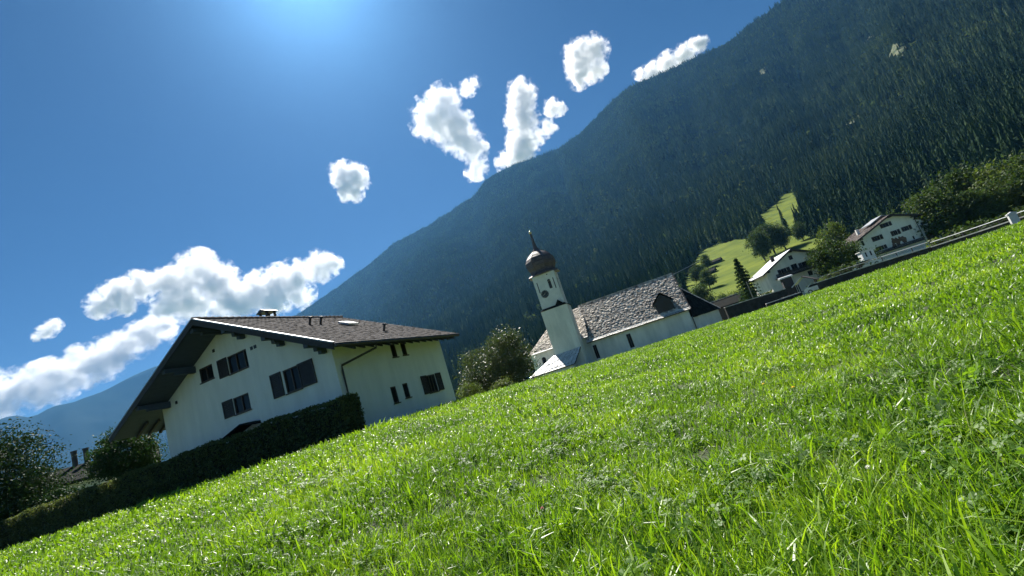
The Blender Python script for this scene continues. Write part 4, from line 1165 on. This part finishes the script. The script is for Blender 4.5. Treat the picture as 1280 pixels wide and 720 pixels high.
trees = [  # az, distance, height of crown top, width factor, kind, label
    (32.9, 118, 9.0, 1.0, 0, 'leafy tree between the chalet and the guest house'),
    (34.2, 132, 7.6, 1.05, 3, 'bushy tree at the left wall of the guest house'),
    (33.5, 185, 18.5, .62, 2, 'light green round topped tree standing above the chalet trees'),
    (35.8, 178, 11.5, 1.0, 1, 'mid green tree behind the left eave of the guest house'),
    (38.3, 185, 14.0, .9, 0, 'dark tree rising behind the ridge of the guest house'),
    (41.6, 150, 14.0, 1.0, 3, 'large dark tree directly right of the garage wing'),
    (43.2, 165, 17.5, 1.05, 0, 'tallest broad dark tree above the stone wall'),
    (44.9, 150, 11.5, 1.0, 1, 'dark tree in the dip right of the tallest tree'),
    (46.3, 160, 15.5, 1.05, 2, 'lighter olive tree near the white gate post'),
    (48.2, 150, 14.0, 1.1, 1, 'olive green tree beyond the gate post at the end of the row'),
    (50.5, 150, 15.0, 1.1, 3, 'dark tree at the outer end of the row'),
    (53.5, 155, 15.0, 1.1, 0, 'broad tree past the end of the row'),
    (23.2, 150, 6.5, 1.1, 2, 'light shrubby tree behind the low barn'),
    (22.3, 175, 7.5, 1.0, 0, 'shrubby tree below the hay barns'),
    (26.2, 140, 5.6, 1.2, 1, 'low bushy tree at the left of the chalet roof'),
    (28.6, 185, 8.5, 1.2, 2, 'light hedge like tree behind the chalet ridge'),
    (30.8, 190, 10.5, 1.1, 3, 'bushy tree behind the right side of the chalet'),
    (20.2, 205, 15, .8, 3, 'dark tree above the church gable'),
    (27.4, 330, 21, .75, 0, 'left dark tree of the group on the meadow edge'),
    (28.5, 345, 22, .8, 3, 'middle dark tree of the group on the meadow edge'),
    (29.6, 350, 19, .8, 1, 'right dark tree of the group on the meadow edge'),
    (31.3, 360, 14, .8, 0, 'small dark tree by the upper meadow'),
    (21.3, 300, 13, .8, 3, 'small tree beside the hay barns'),
    (19.9, 265, 12, .8, 0, 'dark tree at the lower left corner of the hillside meadow'),
    (20.6, 345, 15, .8, 1, 'round tree at the left edge of the hillside meadow'),
    (21.9, 400, 13, .75, 3, 'dark tree at the upper left edge of the hillside meadow'),
    (23.9, 255, 8, 1.0, 1, 'low bushy tree on the meadow above the low barn'),
    (25.8, 245, 9, 1.1, 0, 'low dark tree behind the pointed spruce'),
    (27.2, 250, 8, 1.2, 3, 'dark hedge tree on the meadow left of the chalet ridge'),
]
for az, d, top, wf, k, lab in trees:
    p = P2(az, d)
    z = max(GROUND_Z, float(mount_z(np.array([p.x]), np.array([p.y]))[0])) if d > 200 else GROUND_Z
    if d > 280: s = top / 8.8
    else: s = (top - z) / 8.8
    p.z = z
    plant('tree', BT[k], p, rnd.uniform(0, 6), (s * wf, s * wf, s), lab, 'tree')
# shrubs filling the yard edges
SH = [broad_meshes('yard_shrub', 3, [(0, 0, 1.4, 1.5, 1.5, 1.4), (1.1, .3, 1.0, 1.0, 1.0, 1.0), (-1, 0, .9, 1.1, 1.1, .9)], 1300, .34, .3, m, s_, .08, .35) for m, s_ in ((LEAF_MID, 51), (LEAF_LIGHT, 52))]
SHL = ['dark shrub showing just above the right end of the church roof', 'light shrub right of the church roof end, before the hay barns', 'dark shrub behind the barn ridge near the church porch', 'light shrub right of the low barn',
       'dark shrub at the left foot of the dark spruce', 'light shrub at the right foot of the dark spruce', 'dark shrub at the left corner of the chalet', 'light shrub right of the chalet under the leafy tree',
       'dark shrub between the chalet tree and the guest house', 'light shrub at the guest house gatehouse', 'dark shrub left of the gatehouse by the lane', 'light shrub just right of the garage wing behind the wall'] + [
       w + ' dark shrub from the garage wing behind the right hand stone wall' for w in ('first', 'second', 'third', 'fourth', 'fifth', 'sixth', 'seventh', 'eighth', 'ninth')] + ['dark shrub behind the white car near the shelter']
for k in range(22):
    az = [19.6, 20.8, 22.0, 23.4, 24.0, 25.6, 26.6, 31.9, 33.0, 33.9, 34.6, 41.0, 41.8, 42.6, 43.4, 44.2, 45.0, 46.6, 47.6, 48.8, 50.0, 31.2][k]
    d = [150, 150, 148, 130, 112, 108, 118, 104, 104, 108, 104, 96, 95, 94, 92, 91, 90, 88, 88, 86, 86, 106][k]
    s = rnd.uniform(.9, 1.5)
    plant('shrub', SH[k % 2 if k < 12 else 0], P2(az, d, GROUND_Z), rnd.uniform(0, 6), (s * 1.2, s * 1.2, s), SHL[k], 'shrub', 'shrubs along the lane')

# ------------------------------------------------------------------ forest on the mountain
protos = [conifer_mesh('conifer_%d' % k, 24, 24 * rr, 15, 8, 60 + k) for k, rr in enumerate((.13, .15, .17, .14, .19))]
r_ = np.random.default_rng(5)
def far_broad(seed):
    r = np.random.default_rng(seed)
    P, cc = crown_points([(0, 0, 9, 5, 5, 6), (2, 1, 7, 4, 4, 4), (-2, -1, 11, 3.5, 3.5, 4)], 420, .9, r, .6)
    return quads_mesh('far_broadleaf_tree', leaf_quads(P, 2.0, .35, .7, r), BROADF)
protos += [far_broad(71), far_broad(72)]
def forest_points():
    xs, ys = [], []
    for (a0, a1, s0, s1, area) in ((10, 58, 0, .28, 48), (10, 58, .28, .62, 66), (10, 58, .62, 1.03, 82), (-14, 10, 0, .4, 80), (-14, 10, .4, 1.03, 105), (-34, -14, .0, .5, 200), (-34, -14, .5, 1.03, 210), (58, 75, .0, 1.0, 400)):
        n_try = 200000
        az = r_.uniform(a0, a1, n_try); d0, d1 = m_d0(az), m_d1(az)
        u = r_.random(n_try); dl, dh = d0 + s0 * (d1 - d0), d0 + s1 * (d1 - d0)
        d = np.sqrt(dl ** 2 + u * (dh ** 2 - dl ** 2))
        A_ = np.radians(a1 - a0) * np.mean(dh ** 2 - dl ** 2) / 2
        k = min(n_try, int(A_ / area))
        xs.append((np.sin(np.radians(az)) * d)[:k]); ys.append((np.cos(np.radians(az)) * d)[:k])
    return np.concatenate(xs), np.concatenate(ys)
fx, fy = forest_points()
fz = mount_z(fx, fy)
faz, fd = np.degrees(np.arctan2(fx, fy)), np.hypot(fx, fy)
fel = el_of(fx, fy, fz)
keep = ~in_patch(fx, fy, fz, ['low', 'up']) & ~(in_patch(fx, fy, fz, ['c1', 'c2', 'c3', 'c4']) & (r_.random(len(fx)) < .6))
keep &= (fz > 1.0)
keep &= ~((faz > 17.5) & (faz < 36) & (fd < 300))
keep &= ~((faz >= 36) & (fd < 235))
dens = vnoise(fx / 70.0 + 31, fy / 70.0)
keep &= (dens > -.40) | (fd < 500)
fx, fy, fz, faz, fd = fx[keep], fy[keep], fz[keep], faz[keep], fd[keep]
n = len(fx)
bl_frac = np.where(vnoise(fx / 120.0 + 7, fy / 120.0) > .16, .30, .06) * np.interp(fd, [800, 2500], [1, .7])
idx = np.where(r_.random(n) < bl_frac, r_.integers(5, 7, n), r_.integers(0, 5, n))
hs = np.clip(r_.normal(.95, .17, n), .5, 1.35) * np.where(vnoise(fx / 160.0, fy / 160.0 + 40) > .2, .75, 1.0)
hs = np.where(idx >= 5, hs * .72, hs)
hs *= np.interp(fd, [300, 900, 2000, 4000], [1.0, .88, .72, .66])
scl = np.stack([hs * r_.uniform(.85, 1.2, n), hs * r_.uniform(.85, 1.2, n), hs], 1)
rot = np.stack([r_.normal(0, .025, n), r_.normal(0, .025, n), r_.random(n) * 6.283], 1)
# the 240 that show largest stand as single trees
order = np.argsort(fd / hs + np.where((faz < -12) | (faz > 50), 3000, 0))
near = order[:240]; rest = order[240:]
LABC, LABB = 'tall dark spruce standing along the lower edge of the mountain forest', 'rounded broadleaf tree among the spruces at the lower forest edge'
for k in near:
    c = idx[k] < 5
    o = link('spruce_tree' if c else 'broadleaf_tree', protos[idx[k]])
    sec = [w for a_, w in ((12, 'behind the church roof'), (20, 'at the foot of the slope above the church gable'), (27, 'along the upper edge of the lower hillside meadow'), (33, 'around the upper hillside meadow'), (38, 'above the guest house roof'), (44, 'above the tall trees by the stone wall'), (99, 'above the right end of the stone wall')) if faz[k] < a_][0]
    sz = 'tall' if hs[k] > (1.0 if c else .72) else 'shorter'
    kd = 'dark pointed spruce' if c else 'rounded broadleaf tree'
    tag(o, '%s %s %s' % (sz, kd, sec), 'tree', '%ss %s' % (kd, sec))
    o.location = (fx[k], fy[k], fz[k]); o.rotation_euler = rot[k]; o.scale = scl[k]
scatter('forest', np.stack([fx, fy, fz], 1)[rest], rot[rest], scl[rest], idx[rest], protos)
print('forest', n)

# ------------------------------------------------------------------ grass
def blade(mb, x, y, L, wd, az, lean, curl, segs=4, twist=0.0):
    dx, dy = math.cos(az), math.sin(az)
    px, py = -dy, dx
    pts = []; a = lean; X = 0; Zz = 0
    for i in range(segs + 1):
        t = i / segs
        w_ = wd * (1 - t ** 1.6) * (.75 + .5 * t * (1 - t) * 2)
        tw = twist * t
        ox, oy = px * math.cos(tw), py * math.cos(tw); oz = math.sin(tw)
        c = (x + dx * X, y + dy * X, Zz - .01)
        pts.append(((c[0] - ox * w_, c[1] - oy * w_, c[2] - oz * w_), (c[0] + ox * w_, c[1] + oy * w_, c[2] + oz * w_)))
        X += math.sin(a) * L / segs; Zz += math.cos(a) * L / segs
        a += curl / segs
    vs = [p for q in pts[:-1] for p in q] + [c]
    fs = [(2 * i, 2 * i + 1, 2 * i + 3, 2 * i + 2) for i in range(segs - 1)] + [(2 * (segs - 1), 2 * (segs - 1) + 1, 2 * segs)]
    mb.add(vs, fs)

def grass_clump(seed, n, rad, L, wd, m=GRASS, lean=.5, curl=1.1):
    q = random.Random(seed); mb = MB()
    main = q.uniform(0, 6.28)
    for _ in range(n):
        r = rad * math.sqrt(q.random()); t = q.uniform(0, 6.28)
        l_ = L * q.uniform(.45, 1.25)
        blade(mb, r * math.cos(t), r * math.sin(t), l_, wd * q.uniform(.6, 1.4), q.gauss(main, 1.5), abs(q.gauss(0, lean)), q.uniform(.1, curl * 1.7), 5, q.uniform(-1, 1))
    return mb.mesh('grass_clump', m)
def clover_clump(seed, n, rad):
    q = random.Random(seed); mb = MB()
    for _ in range(n):
        r = rad * math.sqrt(q.random()); t = q.uniform(0, 6.28); h = q.uniform(.05, .15)
        cx, cy = r * math.cos(t), r * math.sin(t); ph = q.uniform(0, 6.28); s = q.uniform(.010, .019)
        tx, ty = q.gauss(0, .35), q.gauss(0, .35)
        for k in range(3):
            a = ph + k * 2.094
            ring = []
            for u, v in ((0, 0), (.7, -.62), (1.5, -.72), (2.0, -.25), (1.85, 0), (2.0, .25), (1.5, .72), (.7, .62)):
                lx, ly = u * s, v * s
                X_, Y_ = lx * math.cos(a) - ly * math.sin(a), lx * math.sin(a) + ly * math.cos(a)
                ring.append((cx + X_, cy + Y_, h + X_ * tx + Y_ * ty + abs(v) * s * .25))
            mb.add(ring, [tuple(range(8))])
        mb.tube([(cx * .9, cy * .9, 0), (cx, cy, h)], .0012, 3, False)
    return mb.mesh('clover_clump', CLOVER)
def rosette(seed, n, L):
    q = random.Random(seed); mb = MB()
    for k in range(n):
        blade(mb, 0, 0, L * q.uniform(.6, 1.2), .016 * q.uniform(.7, 1.3), q.uniform(0, 6.28), q.uniform(.4, 1.1), q.uniform(.2, .9), 5)
    return mb.mesh('dock_rosette', CLOVER)
gp = [grass_clump(k, 52, .16, .17, .0040) for k in range(5)]                       # 0-4 fine meadow grass
gp += [grass_clump(10 + k, 26, .13, .30, .0058, lean=.55, curl=1.3) for k in range(3)]   # 5-7 long arching blades
gp += [clover_clump(20 + k, 26, .16) for k in range(2)]                            # 8-9
gp += [rosette(30 + k, 9, .17) for k in range(2)]                                  # 10-11
gp += [grass_clump(40 + k, 5, .14, .22, .0018, DRYBLADE, lean=.5, curl=1.3) for k in range(2)]   # 12-13 pale stalks
gp += [grass_clump(50 + k, 34, .22, .17, .0085, lean=.65, curl=1.3) for k in range(4)]           # 14-17 broad leaved
gp += [grass_clump(60 + k, 34, .32, .19, .015, lean=.75, curl=1.3) for k in range(4)]            # 18-21
gp += [grass_clump(70 + k, 24, .45, .20, .024, lean=.8, curl=1.3) for k in range(4)]             # 22-25 for far away
def grass_points():
    out = []
    for d0, d1, per, set_ in ((1.0, 4.5, 110, 0), (4.5, 9, 52, 1), (9, 17, 17, 2), (17, 34, 8.5, 3), (34, 75, 4.2, 3)):
        A_ = R(112) * (d1 ** 2 - d0 ** 2) / 2
        n = int(A_ * per)
        az = r_.uniform(-56, 56, n); d = np.sqrt(d0 ** 2 + r_.random(n) * (d1 ** 2 - d0 ** 2))
        E = np.interp(az, F_AZ, F_E)
        k = d < E + 2.5
        az, d = az[k], d[k]; n = len(az)
        x, y = np.sin(np.radians(az)) * d, np.cos(np.radians(az)) * d
        u = r_.random(n); tall = vnoise(x / 1.7, y / 1.7); cl = vnoise(x / 1.1 + 60, y / 1.1)
        if set_ < 2:
            ix = r_.integers(0, 5, n)
            ix = np.where(u < .10 + .5 * np.clip(tall, 0, .5), r_.integers(5, 8, n), ix)
            ix = np.where((u > .85 - .4 * np.clip(cl, 0, .5)) & (u < .90), r_.integers(8, 10, n), ix)
            ix = np.where((u > .90) & (u < .912) & (d > 3.2), r_.integers(10, 12, n), ix)
            ix = np.where((ix >= 8) & (ix < 10) & (d < 3.0) & (r_.random(n) < .7), r_.integers(0, 5, n), ix)
            ix = np.where(u > .955, r_.integers(12, 14, n), ix)
            if set_ == 1: ix = np.where((ix < 5) & (r_.random(n) < .75), r_.integers(14, 18, n), ix)
            s = r_.uniform(.65, 1.15, n) * (1 + .45 * np.clip(tall, -.4, .5))
        else:
            ix = r_.integers(18, 22, n) if set_ == 2 else r_.integers(22, 26, n)
            if set_ == 2: ix = np.where(u < .18, r_.integers(14, 18, n), ix)
            s = r_.uniform(.7, 1.1, n) * (1 + .35 * np.clip(tall, -.4, .5)) * (1.0 if d1 < 40 else 1.15)
        out.append((x, y, ix, s))
    return [np.concatenate(z) for z in zip(*out)]
gx, gy, gi_, gs = grass_points()
gzv = field_z(gx, gy)
n = len(gx)
print('grass', n)
grot = np.stack([r_.normal(0, .16, n), r_.normal(0, .16, n), r_.random(n) * 6.283], 1)
scatter('grass', np.stack([gx, gy, gzv], 1), grot, np.stack([gs, gs, gs], 1), gi_, gp)

# flowers
def flower(kind, px, py, h, label):
    z = float(field_z(np.array([px]), np.array([py]))[0])
    o = empty('flower', (px, py, z), rnd.uniform(0, 6), label, 'flower')
    MB().tube([(0, 0, -.02), (.008, 0, h * .6), (0, .006, h)], .0018, 5).build('stem', CLOVER, o)
    m = MB()
    if kind == 'yellow':
        for lay, (nn, r1, zz) in enumerate(((16, .021, .002), (12, .015, .007), (8, .009, .011))):
            for k in range(nn):
                a = k * 2 * math.pi / nn + lay * .2; c, s_ = math.cos(a), math.sin(a)
                m.add([(0, 0, h + zz), (r1 * .7 * c - .003 * s_, r1 * .7 * s_ + .003 * c, h + zz + .006), (r1 * c, r1 * s_, h + zz + .005), (r1 * .7 * c + .003 * s_, r1 * .7 * s_ - .003 * c, h + zz + .006)], [(0, 1, 2, 3)])
        m.build('petals', PETAL_Y, o)
    else:
        for k in range(46):
            t = math.acos(1 - 1.5 * (k + .5) / 46); a = k * 2.4
            d = Vector((math.sin(t) * math.cos(a), math.sin(t) * math.sin(a), math.cos(t)))
            b = Vector((0, 0, h)); sd = d.cross(Vector((0, 0, 1)) if abs(d.z) < .9 else Vector((1, 0, 0))).normalized() * .0022
            m.add([b + d * .003, b + d * .009 + sd, b + d * .0145, b + d * .009 - sd], [(0, 1, 2, 3)])
        m.build('petals', PETAL_P if kind == 'pink' else PETAL_W, o)
    return o
def ground_hit(az, el):
    ds = np.linspace(1.2, 40, 3000); x, y = np.sin(R(az)) * ds, np.cos(R(az)) * ds
    k = int(np.argmax(el_of(x, y, field_z(x, y) + .15) > el)); return x[k], y[k]
for kind, az, el, h, lab in (('yellow', 22.6, -8.6, .2, 'yellow dandelion flower, the left of the two in the grass'), ('yellow', 25.1, -9.7, .2, 'yellow dandelion flower, the right of the two in the grass'),
                             ('pink', -4.4, -14.2, .17, 'pink clover flower standing in the near grass'), ('pink', 6.6, -13.6, .16, 'second pink clover flower, under the church side of the meadow'),
                             ('white', 28.4, -17.5, .15, 'white clover flower low in the right foreground grass'), ('white', 33.0, -17.0, .15, 'white clover flower by the long arching blades at lower right'), ('white', 31.0, -5.2, .16, 'white clover flower farther up the meadow on the right')):
    x, y = ground_hit(az, el)
    flower(kind, x, y, h, lab)

# ------------------------------------------------------------------ clouds (far behind the ridges)
def ico_cloud(parts):
    import bmesh
    bm_ = bmesh.new()
    for c, r in parts:
        bmesh.ops.create_icosphere(bm_, subdivisions=2, radius=r, matrix=Matrix.Translation(c))
    me = bpy.data.meshes.new('cloud')
    bm_.to_mesh(me); bm_.free()
    return me
def cloud(lobes, D, label, dens=.0165, seed=0, thr=.02):
    """lobes: (azimuth, elevation, angular radius) in degrees, built at distance D as a body of vapour with a ragged edge"""
    q = random.Random(seed)
    c0 = None; blobs = []
    for az, el, rad in lobes:
        c = P2(az, D, D * math.tan(R(el))); c0 = c0 or c.copy()
        r = D / math.cos(R(el)) * R(rad)
        r *= 1.2
        blobs.append((c - c0 + Vector((q.uniform(-.2, .2) * r, q.uniform(-.3, .3) * r, 0)), r))
    big = max(r for c, r in blobs)
    me = ico_cloud([(c, r * 1.30) for c, r in blobs])
    m, n, l, p = newmat('cloud_vapour')
    n.remove(p)
    tc = n.new('ShaderNodeTexCoord'); pos = tc.outputs['Object']
    # slow warp so that no lobe stays round
    wz = n.new('ShaderNodeTexNoise'); wz.inputs['Scale'].default_value = 1.1 / big; wz.inputs['Detail'].default_value = 2
    l.new(pos, wz.inputs['Vector'])
    w1 = n.new('ShaderNodeVectorMath'); w1.operation = 'SUBTRACT'; l.new(wz.outputs['Color'], w1.inputs[0]); w1.inputs[1].default_value = (.5, .5, .5)
    w2 = n.new('ShaderNodeVectorMath'); w2.operation = 'MULTIPLY_ADD'; l.new(w1.outputs[0], w2.inputs[0]); w2.inputs[1].default_value = (big * 1.5,) * 3; l.new(pos, w2.inputs[2])
    acc = None
    for c, r in blobs:
        d = n.new('ShaderNodeVectorMath'); d.operation = 'DISTANCE'; l.new(w2.outputs[0], d.inputs[0]); d.inputs[1].default_value = c
        k = n.new('ShaderNodeMath'); k.operation = 'MULTIPLY_ADD'; l.new(d.outputs['Value'], k.inputs[0]); k.inputs[1].default_value = -1.0 / r; k.inputs[2].default_value = 1.0
        if acc is None: acc = k.outputs[0]
        else:
            x = n.new('ShaderNodeMath'); x.operation = 'SMOOTH_MAX'; l.new(acc, x.inputs[0]); l.new(k.outputs[0], x.inputs[1]); x.inputs[2].default_value = .15; acc = x.outputs[0]
    ns = n.new('ShaderNodeTexNoise'); ns.inputs['Scale'].default_value = 2.7 / big; ns.inputs['Detail'].default_value = 9; ns.inputs['Roughness'].default_value = .68
    l.new(pos, ns.inputs['Vector'])
    f = n.new('ShaderNodeMath'); f.operation = 'MULTIPLY_ADD'; l.new(ns.outputs[0], f.inputs[0]); f.inputs[1].default_value = 2.5; l.new(acc, f.inputs[2])
    mr = n.new('ShaderNodeMapRange'); mr.interpolation_type = 'SMOOTHSTEP'
    mr.inputs[1].default_value = 1.16 + thr; mr.inputs[2].default_value = 2.4 + thr; mr.inputs[3].default_value = 0; mr.inputs[4].default_value = dens * 560 / max(big, 120)
    l.new(f.outputs[0], mr.inputs[0])
    pv = n.new('ShaderNodeVolumePrincipled')
    pv.inputs['Color'].default_value = (1, 1, 1, 1); pv.inputs['Anisotropy'].default_value = .3; pv.inputs['Density Attribute'].default_value = ''
    l.new(mr.outputs[0], pv.inputs['Density'])
    l.new(pv.outputs[0], n['Material Output'].inputs['Volume'])
    m.cycles.volume_step_rate = 0.12
    me.materials.append(m)
    o = link('cloud', me); o.location = c0
    tag(o, label, 'cloud', 'clouds in the blue sky')
    md = o.modifiers.new('one_skin', 'REMESH'); md.mode = 'VOXEL'; md.voxel_size = big / 7
    return o
cloud([(-15.6, 28.2, 1.3), (-14.6, 27.4, 1.3), (-15.9, 26.3, 1.0), (-15.2, 25.8, .8)], 9000, 'small puffy white cloud alone in the open blue sky', seed=1)
cloud([(-1.2, 33.4, 1.5), (-2.4, 31.4, 2.0), (-3.9, 30.6, .9), (-.9, 30.0, 1.9), (.2, 28.4, 1.6), (.5, 26.8, 1.4), (-1.2, 28.4, 1.2), (.3, 25.3, 1.1), (-.8, 24.6, .6), (2.2, 27.0, .7)], 9000, 'tall ragged white cloud left of the pillar shaped one', seed=2)
cloud([(2.6, 33.6, .8), (3.6, 33.8, .6)], 9000, 'faint torn wisp beside the top of the tall ragged cloud', dens=.006, seed=12)
cloud([(12.2, 28.4, .9), (13.0, 28.0, .6)], 9000, 'small white puff right of the pillar shaped cloud', dens=.010, seed=13)
cloud([(9.2, 31.0, 1.4), (8.2, 29.6, 1.5), (7.6, 28.0, 1.5), (7.4, 26.2, 1.6), (6.2, 24.8, 1.4), (4.2, 24.6, 1.2), (9.0, 26.0, .8), (10.6, 26.6, .9)], 9000, 'pillar shaped white cloud rising from the mountain ridge', seed=3)
cloud([(17.4, 31.6, 1.5), (19.0, 31.6, 1.3), (16.8, 30.2, 1.2), (18.4, 30.0, 1.0), (20.0, 32.0, .8)], 9000, 'compact white cloud floating high above the ridge', seed=4)
cloud([(24.4, 26.8, 1.1), (26.2, 27.0, 1.1), (28.0, 27.0, 1.0), (30.0, 27.0, .8), (22.8, 27.6, .5)], 9000, 'flat white cloud resting on the ridge at the right', seed=5)
cloud([(-41.5, 18.2, 1.0), (-39.8, 18.8, 1.2), (-38.0, 19.6, 1.2), (-36.2, 19.8, 1.0), (-39.5, 17.8, .7)], 11000, 'long white cloud at the left end of the bank over the house', seed=6)
cloud([(-34.6, 19.2, 1.7), (-32.8, 20.2, 1.7), (-31.6, 19.0, 1.8), (-33.8, 17.4, 1.6), (-30.2, 17.8, 1.6), (-35.8, 17.2, 1.2), (-31.5, 16.8, 1.5)], 11000, 'biggest heaped white cloud directly above the house roof', seed=7)
cloud([(-28.0, 17.6, 1.7), (-25.8, 17.8, 1.7), (-23.6, 18.0, 1.6), (-21.4, 18.6, 1.5), (-19.8, 18.6, 1.0), (-26.5, 16.2, 1.5), (-24.0, 16.4, 1.4), (-29.5, 16.4, 1.4)], 11000, 'white cloud bank behind the chimney touching the mountain', seed=8)
cloud([(-48.4, 11.6, 1.6), (-46.6, 12.0, 1.5), (-44.8, 12.2, 1.5), (-43.0, 12.8, 1.5), (-41.4, 13.4, 1.5), (-39.8, 14.2, 1.4), (-38.2, 14.8, 1.3), (-36.8, 15.2, 1.2), (-50.5, 11.4, 1.8), (-52.5, 11.0, 1.8)], 16500, 'long low cloud bank lying on the far blue range', seed=9)
cloud([(-45.2, 16.4, .55), (-44.6, 16.8, .5), (-46.0, 16.0, .35)], 11000, 'tiny wisp of cloud over the far left bank', dens=.01, seed=10)

# ------------------------------------------------------------------ haze: the valley air
def haze():
    m, n, l, p = newmat('valley_air')
    n.remove(p)
    pv = n.new('ShaderNodeVolumePrincipled')
    pv.inputs['Color'].default_value = (0.09, 0.455, 1.0, 1)
    m.cycles.homogeneous_volume = True
    pv.inputs['Density'].default_value = 4.3e-5
    pv.inputs['Anisotropy'].default_value = 0.2
    mie = n.new('ShaderNodeVolumePrincipled')      # the thin forward scattering part of the air: the glow around the sun
    mie.inputs['Color'].default_value = (0.9, 0.95, 1.0, 1)
    mie.inputs['Density'].default_value = 5.2e-6
    mie.inputs['Anisotropy'].default_value = 0.86
    ad = n.new('ShaderNodeAddShader')
    l.new(pv.outputs[0], ad.inputs[0]); l.new(mie.outputs[0], ad.inputs[1])
    l.new(ad.outputs[0], n['Material Output'].inputs['Volume'])
    top = max((bpy.data.objects[k].data.vertices[i].co.z for k in ('mountain', 'far_mountain') for i in range(len(bpy.data.objects[k].data.vertices)))) + 40
    print('haze top', top)
    o = MB().box(-14500, 14500, -14500, 14500, -6, top).build('haze', m, None, kind='stuff')
    return o
haze()
